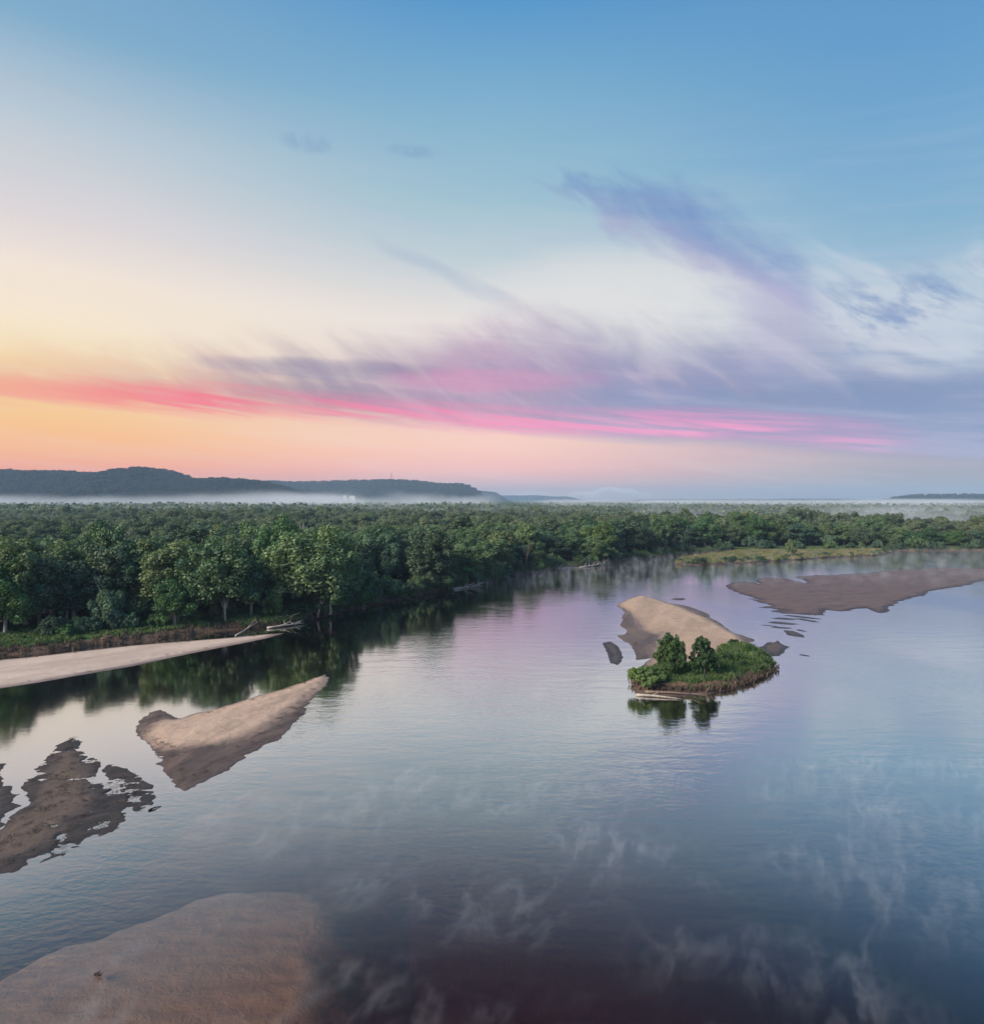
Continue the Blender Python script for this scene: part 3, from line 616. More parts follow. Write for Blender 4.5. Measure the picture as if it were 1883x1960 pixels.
# ------------------------------------------------------------------ ground sheet behind the bank
bank = [(-330.0, -200.0), (-240.0, 0.0), (-165.0, 60.0)] + OUTLINE['bank'] + [(680.0, 300.0), (700.0, 100.0), (700.0, -240.0)]
B = []
for (x0, y0), (x1, y1) in zip(bank[:-1], bank[1:]):
    L = math.hypot(x1 - x0, y1 - y0)
    k = max(1, int(L / 2.0))
    for i in range(k):
        B.append((x0 + (x1 - x0) * i / k, y0 + (y1 - y0) * i / k))
B.append(bank[-1])
B = np.array(B)
B[:, 1] += fbm(B[:, 0] / 6.0, B[:, 1] / 6.0, 3, 3) * 1.4
CENTRE = np.array([0.0, -120.0])
D = B - CENTRE
BL = np.linalg.norm(D, axis=1)
D = D / BL[:, None]
rows = [-14, -6, -2.5, -0.7, 0, 0.5, 1, 1.8, 3, 4.5, 6.5, 9, 12, 16, 22, 30, 45, 70, 110, 180, 300, 600, 1500, 4000, 14000]
prof = [-6.5, -3.0, -1.1, -0.25, 0.02, 0.45, 0.75, 0.95, 1.1, 1.2, 1.25, 1.3, 1.4, 1.5, 1.5, 1.6, 1.6, 1.6, 1.6, 1.6, 1.7, 1.7, 1.7, 1.7, 1.7]
gv, gi = [], []
for r, z in zip(rows, prof):
    q = B + D * r
    zz = z + (fbm(q[:, 0] / 3.0, q[:, 1] / 3.0, 8, 3) * (0.35 if 0 < r < 60 else 0.05))
    gv.append(np.column_stack([q, np.full(len(q), 1.0) * zz]))
    gi.append(np.full(len(q), float(r)))
nb = len(B)
idx = np.arange(nb * len(rows)).reshape(len(rows), nb)
gf = np.stack([idx[:-1, :-1], idx[1:, :-1], idx[1:, 1:], idx[:-1, 1:]], axis=-1).reshape(-1, 4)[:, ::-1]
obj('ground', mesh_from('ground', np.concatenate(gv), gf, {'inland': np.concatenate(gi)}, True), M['ground'], kind='structure', label='wooded flood plain behind the river bank')

bank_ang = np.arctan2(D[:, 0], D[:, 1])
def inland_of(x, y):                  # distance behind the water's edge, seen from the river
    a = np.arctan2(x - CENTRE[0], y - CENTRE[1])
    r = np.hypot(x - CENTRE[0], y - CENTRE[1])
    return r - np.interp(a, bank_ang, BL)

# ------------------------------------------------------------------ riverbed and sandbars
def bar(name, label, outline, mat, res, top, slope_in, dry=None, jag=0.3, jag_len=1.2, under=0.28, deep=-1.6, margin=4.0, holes=(), ripple=0.03, dry_soft=1.0, stretch=(1, 1), pools=0.0, dry_max=1.0):
    O = np.array(outline)
    lo, hi = O.min(0) - margin, O.max(0) + margin
    nx, ny = int((hi[0] - lo[0]) / res) + 2, int((hi[1] - lo[1]) / res) + 2
    X, Y = np.meshgrid(np.linspace(lo[0], hi[0], nx), np.linspace(lo[1], hi[1], ny))
    sd = signed_distance(X, Y, outline)
    for h in holes:
        sd = np.minimum(sd, -signed_distance(X, Y, h))
    seed = sum(map(ord, name + label)) % 997
    jn = fbm(X / jag_len * stretch[0], Y / jag_len * stretch[1], seed, 4, 0.6)
    s = sd + jn * jag
    zin = top * (1 - np.exp(-np.maximum(s, 0) / slope_in))
    zin = zin + ripple * fbm(X / 0.9, Y / 1.6, seed + 5, 3) * np.clip(s / 0.8, 0, 1) + 0.12 * top * fbm(X / 7.0, Y / 9.0, seed + 9, 3) * smooth(s, 0, 3)
    z = np.where(s > 0, np.maximum(zin, 0.004 + 0.01 * np.clip(s, 0, 1)), np.maximum(s * under, deep))
    if pools:
        z = z - pools * smooth(fbm(X / 2.4, Y / 1.7, seed + 21, 4, 0.6), 0.22, 0.5) * (s > 0)
    if dry is None:
        dv = smooth(s, 0.3, 2.5) * dry_max
    else:
        ds = signed_distance(X, Y, dry) + fbm(X / 2.0, Y / 2.5, seed + 3, 4) * 0.6
        dv = smooth(ds, -dry_soft, dry_soft)
        z = z + np.where(s > 0, 0.25 * top * smooth(ds, -0.8, 1.2), 0)
    keep = sd > -margin * 0.95
    idx = np.arange(nx * ny).reshape(ny, nx)
    q = np.stack([idx[:-1, :-1], idx[:-1, 1:], idx[1:, 1:], idx[1:, :-1]], axis=-1).reshape(-1, 4)
    kf = keep.ravel()[q].all(axis=1)
    q = q[kf]
    used = np.unique(q)
    remap = np.full(nx * ny, -1)
    remap[used] = np.arange(len(used))
    V = np.column_stack([X.ravel(), Y.ravel(), z.ravel()])[used]
    me = mesh_from(name, V, remap[q], {'dry': dv.ravel()[used]}, True)
    return obj(name, me, mat, kind='structure', label=label), z

def bed_level(x, y):
    return -1.4 + 0.4 * fbm(x / 30, y / 45, 4, 4) - 2.3 * smooth(-y, -66, -42) - 1.0 * smooth(x, 8, 30) * smooth(-y, -80, -45)
nx = 420
X, Y = np.meshgrid(np.linspace(-430, 770, nx), np.linspace(-270, 570, nx))
Zb = bed_level(X, Y)
idx = np.arange(nx * nx).reshape(nx, nx)
q = np.stack([idx[:-1, :-1], idx[:-1, 1:], idx[1:, 1:], idx[1:, :-1]], axis=-1).reshape(-1, 4)
obj('riverbed', mesh_from('riverbed', np.column_stack([X.ravel(), Y.ravel(), Zb.ravel()]), q, {'dry': np.full(nx * nx, 0.5)}, True), M['bed'], kind='structure', label='sandy bed of the river under deep water')

bar('sandbar', 'long pale sand beach below the wooded bank', OUTLINE['beach'], M['beach'], 0.45, 0.5, 4.0, None, 0.15, 3.0, holes=())
bar('sandbar', 'shoe-shaped pale sandbar with a dark wet edge, rounded tip in open water', OUTLINE['middle_bar'], M['sand'], 0.2, 0.32, 2.5, OUTLINE['middle_dry'], 0.55, 0.9, dry_soft=2.4, ripple=0.07, pools=0.05)
bar('mudbar', 'dark mottled mud flat with ragged edges and small pools', OUTLINE['mud_bar'], M['mud'], 0.14, 0.16, 1.6, OUTLINE['mud_dry'], 0.5, 0.7, 0.15, holes=(OUTLINE['mud_pool'], OUTLINE['mud_slit']), dry_soft=1.8, ripple=0.05, pools=0.17)
bar('mudbar', 'small ragged mud flat beside the larger mottled one', OUTLINE['edge_bar'], M['mud'], 0.16, 0.12, 1.2, None, 0.45, 0.8, 0.12, ripple=0.03)
bar('island', 'sandy island with a green overgrown end and two trees', OUTLINE['island'], M['island_sand'], 0.3, 0.55, 3.0, OUTLINE['island_dry'], 0.35, 1.6, 0.3, dry_soft=2.6, ripple=0.04)
bar('sandbar', 'narrow wet sliver of sand beside the tree island', OUTLINE['sliver_bar'], M['mud'], 0.16, 0.1, 1.0, None, 0.35, 0.9, 0.15)
bar('sandbar', 'tiny wet sand patch off the tip of the tree island', OUTLINE['speck_bar'], M['mud'], 0.3, 0.08, 1.0, None, 0.2, 1.5, 0.15)
bar('mudbar', 'low brown hump tinged green beside the overgrown island end', OUTLINE['green_bar'], M['mud'], 0.2, 0.3, 1.2, None, 0.4, 1.2, 0.2)
bar('mudbar', 'small lens-shaped mud patch at the end of the ribbed shallows', OUTLINE['small_bar'], M['mud'], 0.2, 0.14, 1.0, None, 0.2, 1.0, 0.2)
for k in range(9):
    ridge, _ = bar('sand_ridge', 'thin wet sand ridge in the ribbed shallows off the brown bar', OUTLINE['ridge%d' % k], M['mud'], 0.22, 0.08, 0.6, None, 0.35, 1.2, 0.12)
    ridge['group'] = 'ridges of the ribbed shallows'
bar('sandbar', 'broad reddish brown sand flat below the far marsh', OUTLINE['large_bar'], M['brown'], 0.7, 0.4, 6.0, None, 1.7, 2.6, 0.12, stretch=(0.6, 1.2), ripple=0.08, dry_max=0.36)
bar('marsh', 'low marshy spit of grass below the far wood', OUTLINE['marsh'], M['ground'], 0.9, 1.0, 2.0, None, 1.0, 4.0, 0.3)
O = np.array(OUTLINE['submerged'])
res = 0.3
lo, hi = O.min(0) - 7, O.max(0) + 7
nx, ny = int((hi[0] - lo[0]) / res) + 2, int((hi[1] - lo[1]) / res) + 2
X, Y = np.meshgrid(np.linspace(lo[0], hi[0], nx), np.linspace(lo[1], hi[1], ny))
sd = signed_distance(X, Y, OUTLINE['submerged']) + fbm(X / 3, Y / 3, 77, 4) * 0.5
soft = 1.2 + 5.0 * smooth(X, -20.0, -9.0)
crown_ = -0.5 - 0.25 * smooth(X, -22.0, -9.0) + 0.16 * fbm(X / 1.6, Y / 0.5, 31, 4)
floor_ = bed_level(X, Y) + 0.03
Zs = floor_ + (crown_ - floor_) * smooth(sd / soft, -0.9, 0.45) - 0.4 * smooth(-sd, 4.5, 6.5)
idx = np.arange(nx * ny).reshape(ny, nx)
q = np.stack([idx[:-1, :-1], idx[:-1, 1:], idx[1:, 1:], idx[1:, :-1]], axis=-1).reshape(-1, 4)
obj('submerged_sandbar', mesh_from('submerged_sandbar', np.column_stack([X.ravel(), Y.ravel(), Zs.ravel()]), q, {'dry': np.full(nx * ny, 0.5)}, True), M['bed'], kind='structure', label='pale sand shoal just under the clear water')

# ------------------------------------------------------------------ hills
def hill(name, label, ridge, depth_front, depth_back, res):
    """ridge: list of (x, y, z) along the crest; slopes fall to the plain in front and behind."""
    R = np.array(ridge, float)
    t = np.concatenate([[0], np.cumsum(np.hypot(np.diff(R[:, 0]), np.diff(R[:, 1])))])
    ns = max(20, int(t[-1] / res))
    u = np.linspace(0, t[-1], ns)
    cx, cy, cz = (np.interp(u, t, R[:, k]) for k in range(3))
    ker = np.ones(3) / 3
    czs = np.convolve(np.pad(cz, 1, mode='edge'), ker, 'valid')
    nd = int((depth_front + depth_back) / res)
    w = np.linspace(-depth_front, depth_back, nd)
    U, Wd = np.meshgrid(np.arange(ns), w)
    fall = np.where(Wd < 0, 1 - smooth(-Wd / depth_front, 0.0, 1.0), 1 - smooth(Wd / depth_back, 0.0, 1.0))
    X = cx[U]
    Y = cy[U] + Wd
    spur = fbm(X / 330.0, Y / 900.0, 12, 4)
    edge = np.minimum(1, np.minimum(U, ns - 1 - U) / 4.0)
    Z = czs[U] * np.clip(fall * (1 + 0.7 * spur * np.sin(np.clip(fall, 0, 1) * math.pi)), 0, 1.05) * edge + fbm(X / 30, Y / 30, 5, 3) * 4 * fall * edge
    Z = np.maximum(Z, 0) - 1.0
    idx = np.arange(ns * nd).reshape(nd, ns)
    q = np.stack([idx[:-1, :-1], idx[:-1, 1:], idx[1:, 1:], idx[1:, :-1]], axis=-1).reshape(-1, 4)
    V = np.column_stack([X.ravel(), Y.ravel(), Z.ravel()])
    obj(name, mesh_from(name, V, q, None, True), M['hill'], kind='structure', label=label)
    return X, Y, Z

def crest(dist, pts, slope=0.0):
    out = []
    for x, y in pts:                  # bearings and heights of the skyline, at a chosen distance
        Yd = dist + slope * (x - 941.5)
        out.append(((x - 941.5) / 1277.0 * Yd, Yd, max(HORIZON_HEIGHT + (956.0 - y) / 1277.0 * Yd - 10.0, 1.0)))
    return out
HILL_A = hill('hill', 'long wooded hill with a rounded summit, darkest of the bluffs', crest(2700, [(-420, 905), (-300, 900), (-120, 903), (0, 898), (50, 901), (130, 901), (197, 906), (222, 902), (240, 898), (268, 895), (300, 896), (320, 903), (347, 913), (370, 918), (450, 916), (500, 922), (540, 932), (567, 942), (590, 956)]), 620, 700, 18)
HILL_B = hill('hill', 'blue wooded bluff with a tall mast on its flat crest', crest(4700, [(380, 940), (440, 925), (500, 919), (560, 922), (660, 919), (740, 917), (800, 920), (850, 926), (880, 924), (900, 928), (915, 938), (940, 950), (960, 958)]), 900, 900, 36)
HILL_B2 = hill('hill', 'low wooded spur at the foot of the masted bluff', crest(3700, [(440, 958), (500, 945), (560, 936), (620, 938), (670, 946), (700, 957)]), 420, 420, 30)
HILL_C = hill('hill', 'pale blue bluff ending in a steep nose behind the masted bluff', crest(7200, [(800, 935), (880, 934), (915, 937), (950, 940), (970, 947), (990, 957)]), 800, 800, 60)
HILL_D = hill('hill', 'faint far ridge fading into the haze beyond the bluffs', crest(10500, [(900, 947), (980, 947), (1040, 947), (1060, 950), (1090, 948), (1110, 950), (1130, 957)]), 900, 900, 90)
HILL_E = hill('hill', 'low dark wooded ridge standing out of the valley fog', crest(4600, [(1690, 958), (1720, 951), (1760, 945), (1800, 946), (1840, 944), (1883, 946), (1980, 945), (2150, 950), (2300, 957)]), 500, 600, 36)
HILL_F = hill('hill', 'long faint low ridge on the horizon above the fog', crest(8500, [(1180, 957), (1240, 954), (1330, 954), (1420, 954), (1500, 953), (1600, 953), (1690, 955), (1740, 957)]), 700, 700, 70)

# ------------------------------------------------------------------ trees
def leaf_cloud(rng, centres, radii, per, leaf, flat=1.05, up=0.3, elong=1.5, fill=0.55):
    """quads for leaf sprays round clump centres; returns vertices, faces, tint"""
    n = len(centres)
    cnt = np.maximum(6, (per * (radii / radii.mean()) ** 2).astype(int))
    ci = np.repeat(np.arange(n), cnt)
    N = len(ci)
    d = rng.normal(size=(N, 3))
    d[:, 2] += 0.35
    d /= np.linalg.norm(d, axis=1)[:, None]
    rr = radii[ci] * (fill + (1 - fill) * rng.random(N) ** 0.6) * (1 + 0.16 * rng.normal(size=N))
    pos = centres[ci] + d * rr[:, None] * np.array([1, 1, flat])
    nrm = d * 0.9 + rng.normal(size=(N, 3)) * 0.55 + np.array([0, 0, up])
    nrm /= np.linalg.norm(nrm, axis=1)[:, None]
    tan = np.cross(nrm, rng.normal(size=(N, 3)))
    tan /= np.linalg.norm(tan, axis=1)[:, None] + 1e-9
    bit = np.cross(nrm, tan)
    s = leaf * (0.6 + 0.8 * rng.random(N))[:, None]
    tan, bit = tan * s * elong * 0.5, bit * s * 0.5
    V = np.stack([pos - tan, pos + bit + nrm * s * 0.12, pos + tan, pos - bit + nrm * s * 0.12], axis=1).reshape(-1, 3)
    Fc = np.arange(4 * N).reshape(N, 4)
    ct = rng.random(n)
    tint = np.clip(ct[ci] * 0.65 + rng.random(N) * 0.35, 0, 1)
    return V, Fc, np.repeat(tint, 4)

def make_tree(kind, seed, H, R, base, clumps, per, leaf, style='round', bark='bark', leafmat='leaf'):
    """trunk and crown meshes for one kind of tree, unit-placed at its foot"""
    rng = np.random.default_rng(seed)
    cz, hz = (base + 1.0) * 0.5 * H, (1.0 - base) * 0.5 * H
    lobes = rng.normal(size=(6, 3))
    lobes /= np.linalg.norm(lobes, axis=1)[:, None]
    C, rad_ = [], []
    for k in range(clumps):
        d = rng.normal(size=3)
        d /= np.linalg.norm(d)
        d[2] = d[2] if d[2] > -0.75 else -d[2]
        lob = 0.72 + 0.38 * max(0, float((lobes @ d).max())) ** 3
        r = (0.3 + 0.72 * rng.random() ** 0.5) * lob * (1 + 0.08 * rng.normal())
        hgt = d[2] * r
        if style == 'cone':
            wid = 1.1 * math.sqrt(max(0.0, 1.0 - 0.5 * (hgt + 1))) + 0.12
        elif style == 'oval':
            wid = 1.02 - 0.22 * hgt
        elif style == 'vase':
            wid = 0.72 + 0.35 * hgt
        else:
            wid = 1.0
        C.append((d[0] * r * R * wid, d[1] * r * R * wid, cz + hgt * hz * 0.92))
        rad_.append(R * (0.11 + 0.2 * rng.random() ** 1.3) * (0.8 if style in ('cone', 'oval') else 1.0))
    C, rad_ = np.array(C), np.array(rad_)
    V, Fc, tint = leaf_cloud(rng, C, rad_, per, leaf)
    V[:, 2] = np.maximum(V[:, 2], 0.03 * H)
    crown = mesh_from(kind + '_crown', V, Fc, {'tint': tint})
    crown.materials.append(M[leafmat])
    g = Geo()
    r0 = 0.02 * H
    bend = rng.normal(size=2) * 0.02 * H
    top = (bend[0], bend[1], H * 0.8)
    g.tube([(0, 0, -0.4), (0, 0, 0.05 * H), (bend[0] * 0.3, bend[1] * 0.3, 0.3 * H), (bend[0] * 0.7, bend[1] * 0.7, 0.55 * H), top], [r0 * 1.5, r0 * 1.05, r0 * 0.85, r0 * 0.55, r0 * 0.15], 8)
    for k in rng.choice(len(C), min(9, len(C)), replace=False):
        z0 = min(max(0.22 * H, C[k][2] - 0.3 * H), 0.7 * H)
        s = Vector((bend[0] * z0 / H, bend[1] * z0 / H, z0))
        e = Vector(C[k])
        mid = (s + e) * 0.5 + Vector((0, 0, -0.03 * H))
        g.tube([s, mid, e], [r0 * 0.45, r0 * 0.3, r0 * 0.1], 5)
    trunk = g.mesh(kind + '_trunk')
    trunk.materials.append(M[bark])
    return trunk, crown

random.seed(11)
PROTO = {}
PROTO['oak_a'] = make_tree('oak_a', 1, 20, 6.2, 0.08, 120, 150, 0.40)
PROTO['oak_b'] = make_tree('oak_b', 2, 20, 7.0, 0.06, 135, 150, 0.40)
PROTO['oak_c'] = make_tree('oak_c', 3, 20, 5.2, 0.06, 110, 150, 0.38, 'round', 'pale_bark')
PROTO['elm'] = make_tree('elm', 4, 20, 6.4, 0.10, 120, 150, 0.38, 'vase')
PROTO['elm_b'] = make_tree('elm_b', 9, 20, 5.8, 0.05, 120, 150, 0.38, 'vase', 'pale_bark')
PROTO['maple'] = make_tree('maple', 5, 20, 6.0, 0.04, 125, 150, 0.37, 'round', 'pale_bark', 'leaf_fresh')
PROTO['ash'] = make_tree('ash', 6, 20, 5.0, 0.04, 110, 150, 0.38)
PROTO['shrub_a'] = make_tree('shrub_a', 7, 6, 3.0, 0.0, 60, 110, 0.28, 'round', 'bark', 'leaf_fresh')
PROTO['shrub_b'] = make_tree('shrub_b', 8, 6, 3.3, 0.0, 64, 110, 0.28)
PROTO['island_a'] = make_tree('island_a', 21, 6.6, 2.6, 0.02, 210, 95, 0.17, 'oval', 'bark', 'leaf_fresh')
PROTO['island_b'] = make_tree('island_b', 22, 6.3, 2.1, 0.03, 180, 95, 0.17, 'oval', 'bark', 'leaf_fresh')
PROTO['bush_a'] = make_tree('bush_a', 23, 1.6, 1.2, 0.0, 24, 60, 0.16, 'round', 'bark', 'leaf_fresh')
PROTO['bush_b'] = make_tree('bush_b', 24, 1.4, 1.4, 0.0, 26, 60, 0.16)

def plant(proto, name, label, category, x, y, h, r=None, z=1.1, group=None, color=(1, 1, 1)):
    tr_, cr_ = PROTO[proto]
    H0 = {'o': 20, 'e': 20, 'm': 20, 'a': 20}.get(proto[0], 6.0)
    H0 = {'island_a': 6.8, 'island_b': 6.5, 'bush_a': 1.6, 'bush_b': 1.4, 'shrub_a': 6.0, 'shrub_b': 6.0}.get(proto, H0)
    R0 = {'oak_a': 6.2, 'oak_b': 7.0, 'oak_c': 5.2, 'elm': 6.4, 'elm_b': 5.8, 'maple': 6.0, 'ash': 5.0, 'shrub_a': 3.0, 'shrub_b': 3.3, 'island_a': 2.5, 'island_b': 2.0, 'bush_a': 1.2, 'bush_b': 1.4}[proto]
    s = h / H0
    sx = s if r is None else r / R0
    t = thing(name, label, category, (x, y, z), group, random.uniform(0, 6.283), (sx, sx, s))
    a = obj('trunk', tr_, None, t)
    b = obj('crown', cr_, None, t)
    b.color = (*color, 1)
    return t

GREEN, DEEP, PALE, BLUE, GOLD = (0.9, 1.1, 0.88), (0.58, 0.7, 0.7), (1.25, 1.3, 1.15), (0.72, 0.95, 1.0), (1.15, 1.15, 0.88)
hero = [
    ('oak_a', -91.0, 158.0, 18.5, 7.0, DEEP, 'tall dark tree behind the grey-green leaning bush'),
    ('ash', -86.5, 164.0, 19.0, 6.5, GREEN, 'tall green tree behind the sapling clump'),
    ('oak_c', -106.0, 152.0, 18.5, 7.0, GREEN, 'tall tree rising behind the tree at the beach end'),
    ('maple', -102.0, 139.9, 16.5, 5.6, GREEN, 'bright green tree above the inshore end of the long beach'),
    ('oak_a', -99.9, 147.5, 17.0, 6.4, DEEP, 'dark tree between the beach-end tree and the white trunk'),
    ('oak_c', -95.4, 152.4, 16.5, 6.0, DEEP, 'dark tree showing a bare white trunk above the grass'),
    ('shrub_b', -85.2, 148.5, 8.3, 4.0, BLUE, 'tall grey-green bush leaning over the grassy bank'),
    ('shrub_a', -82.8, 156.8, 7.4, 3.8, DEEP, 'green sapling clump on a thin stem behind the grass'),
    ('elm_b', -79.0, 160.5, 18.7, 7.6, GOLD, 'spreading pale green tree with feathery top by the bank'),
    ('maple', -72.0, 151.6, 10.6, 5.0, GREEN, 'small light green tree in front of the feathery one'),
    ('oak_b', -64.0, 159.5, 19.5, 9.0, GREEN, 'broad green tree with a pale straight trunk at the bank'),
    ('elm_b', -59.5, 165.0, 14.8, 5.6, GREEN, 'slender green tree beside the broad pale-trunked one'),
    ('shrub_a', -53.5, 164.3, 7.3, 3.1, GREEN, 'bright yellow-green rounded bush above the pale fallen tree'),
    ('oak_b', -45.0, 170.0, 22.0, 10.5, GREEN, 'largest domed tree leaning over the river bend'),
    ('maple', -40.7, 168.5, 10.7, 4.6, BLUE, 'blue-green tree dipping its leaves to the water under the dome'),
    ('ash', -39.6, 183.5, 14.8, 4.0, GREEN, 'narrow upright green tree on the edge of the large dome'),
    ('shrub_b', -36.6, 195.5, 7.7, 5.0, GREEN, 'wide green thicket behind the root tangle'),
    ('shrub_a', -32.4, 207.5, 5.6, 3.2, GREEN, 'small fresh green bush between thicket and dark trees'),
    ('oak_a', -40.3, 228.0, 19.3, 9.0, GREEN, 'tall dark green tree rising behind the small fresh bush'),
    ('oak_b', -22.6, 221.0, 19.4, 9.5, DEEP, 'big drooping dark tree above the mown-looking green spit'),
    ('shrub_b', -10.7, 246.5, 12.5, 5.4, GREEN, 'rounded tree stepping down to the green spit'),
    ('shrub_b', -4.4, 256.0, 7.3, 4.0, BLUE, 'low dark bush at the water end of the green spit'),
    ('elm', 17.6, 276.0, 10.5, 5.6, GREEN, 'low spreading tree over the floating white logs'),
    ('shrub_b', 153.8, 343.1, 8.0, 3.0, GOLD, 'lone olive tree standing on the marsh spit'),
    ('shrub_a', 247.7, 392.0, 8.0, 4.0, PALE, 'pale round tree at the edge of the far wood'),
    ('shrub_b', 151.4, 392.0, 7.0, 4.6, BLUE, 'squat bush between the far wood and the lone olive tree'),
    ('shrub_b', 205.0, 405.0, 7.0, 5.3, BLUE, 'broad low bush in the gap behind the marsh spit'),
    ('shrub_a', 228.6, 405.0, 8.0, 3.4, DEEP, 'narrow young tree in the gap behind the marsh spit'),
]
occupied = []
for pr, x, y, h, r, colr, lab in hero:
    plant(pr, 'tree' if h > 8.5 or 'tree' in lab else 'bush', lab, 'tree' if h > 8.5 or 'tree' in lab else 'bush', x, y, h, r, 1.1, None, colr)
    occupied.append((x, y, r * 0.75))

# forest positions: every tree its own place, thinned by spacing
rng = np.random.default_rng(5)
def scatter(n, r0, r1, spacing, a0=-41, a1=41):
    az = np.radians(rng.uniform(a0, a1, n))
    rr = np.sqrt(rng.uniform(r0 ** 2, r1 ** 2, n))
    x, y = np.sin(az) * rr, np.cos(az) * rr
    cell, out = {}, []
    for px_, py_ in zip(x, y):
        k = (int(px_ // spacing), int(py_ // spacing))
        if any((px_ - q[0]) ** 2 + (py_ - q[1]) ** 2 < spacing ** 2 for i in (-1, 0, 1) for j in (-1, 0, 1) for q in cell.get((k[0] + i, k[1] + j), ())):
            continue
        cell.setdefault(k, []).append((px_, py_))
        out.append((px_, py_))
    return np.array(out)
pts = scatter(50000, 120, 1000, 8.8, -46, 44)
inl = inland_of(pts[:, 0], pts[:, 1])
edge = np.where(pts[:, 0] < -60, 14.0, np.where(pts[:, 0] < -20, 5.0, 4.0))
edge = np.where((pts[:, 0] > 90) & (pts[:, 0] < 240), 14.0, edge)
reach = np.interp(np.degrees(np.arctan2(pts[:, 0], pts[:, 1])), [-46, 0, 12, 44], [1000, 900, 640, 560])
ok = (inl > edge) & (np.hypot(pts[:, 0], pts[:, 1]) < reach)
pts, inl = pts[ok], inl[ok]
for ox, oy, orad in occupied:
    k = np.hypot(pts[:, 0] - ox, pts[:, 1] - oy) > orad
    pts, inl = pts[k], inl[k]
score = np.hypot(pts[:, 0], pts[:, 1]) + 1.2 * inl + np.where(np.abs(np.arctan2(pts[:, 0], pts[:, 1])) > rad(37.5), 900, 0)
order = np.argsort(score)
pts, inl = pts[order], inl[order]
kinds = ['oak_a', 'oak_b', 'oak_c', 'elm', 'elm_b', 'ash', 'maple']
def forest_height(x, y, i):
    return (16.0 + (1.8 if x < -20 else 0.0) if i < 60 else 13.4) + (3.8 if i < 60 else 6.0) * float(fbm(np.array([x / 45.0]), np.array([y / 45.0]), 40, 2)[0]) + random.uniform(-3.6, 3.6) - (2.0 if i < 14 else 0)
N_SINGLE = 262
tints = {'dark': DEEP, 'plain': GREEN, 'olive': GOLD, 'bluish': BLUE}
def stretch_of(x, y):
    for lim, w_ in ((-62, 'above the long beach'), (-28, 'by the large dome tree'), (20, 'behind the green spit'), (90, 'behind the floating logs'), (240, 'behind the marsh spit'), (9999, 'beyond the marsh spit')):
        if x < lim * max(1.0, y / 330.0) if lim > 0 else x < lim * max(1.0, y / 200.0):
            return w_, 'forest trees ' + w_
for (x, y), d in zip(pts[:N_SINGLE], inl[:N_SINGLE]):
    tone = random.choice(['dark', 'plain', 'plain', 'olive', 'bluish'])
    h = forest_height(x, y, d)
    size = 'tall' if h > 17.5 else ('short' if h < 14.0 else 'middling')
    row = 'at the forest edge' if d < 13 else ('just behind the forest edge' if d < 30 else 'deeper in the forest')
    where, group = stretch_of(x, y)
    lab = '%s %s broadleaf tree %s %s' % (size, {'dark': 'dark green', 'plain': 'mid green', 'olive': 'olive green', 'bluish': 'bluish green'}[tone], row, where)
    plant(random.choice(kinds), 'forest_tree', lab, 'tree', float(x), float(y), h, max(4.6, 16.5 * random.uniform(0.34, 0.58)), 1.2, group, tints[tone])

# bank bushes
for i in range(150):
    k = random.randrange(40, len(B) - 1)
    for _ in range(30):
        k = random.randrange(0, len(B) - 1)
        if -105 < B[k][0] < 330 and 100 < B[k][1] and not (88 < B[k][0] < 235 and random.random() < 0.6):
            break
    lo_, hi_ = (9, 13) if B[k][0] < -60 else (0.2, 5.0)
    q = B[k] + D[k] * random.uniform(lo_, hi_)
    h = random.uniform(2.4, 5.6)
    where, _ = stretch_of(*B[k])
    pr = random.choice(['shrub_a', 'shrub_b', 'shrub_b'])
    plant(pr, 'bank_bush', ('leafy dark' if pr == 'shrub_b' else 'fresh green') + (' tall' if h > 4 else ' low') + ' bush at the forest foot ' + where, 'bush', float(q[0]), float(q[1]), h, h * random.uniform(0.5, 0.75), 1.0,
          'bushes at the forest foot', random.choice([GREEN, DEEP, BLUE]))

# the rest of the wood: one mass, instanced
hidden = bpy.data.collections.new('forest_sources')
def joined(name, meshes):
    V, Fq, T, off = [], [], [], 0
    mats = []
    me = bpy.data.meshes.new(name)
    verts, faces, tint, mi = [], [], [], []
    for k, s in enumerate(meshes):
        co = np.empty(len(s.vertices) * 3, dtype=np.float32)
        s.vertices.foreach_get('co', co)
        verts += co.reshape(-1, 3).tolist()
        faces += [tuple(v + off for v in p.vertices) for p in s.polygons]
        mi += [k] * len(s.polygons)
        if 'tint' in s.attributes:
            a = np.empty(len(s.vertices), dtype=np.float32)
            s.attributes['tint'].data.foreach_get('value', a)
            tint += a.tolist()
        else:
            tint += [0.5] * len(s.vertices)
        off += len(s.vertices)
        me.materials.append(s.materials[0])
    me.from_pydata(verts, [], faces)
    me.polygons.foreach_set('material_index', np.array(mi, dtype=np.int32))
    me.attributes.new('tint', 'FLOAT', 'POINT').data.foreach_set('value', np.array(tint, dtype=np.float32))
    return me
def source_collection(name, meshes):
    c = bpy.data.collections.new(name)
    for i, me in enumerate(meshes):
        c.objects.link(bpy.data.objects.new('%s_source' % name, me))
    return c
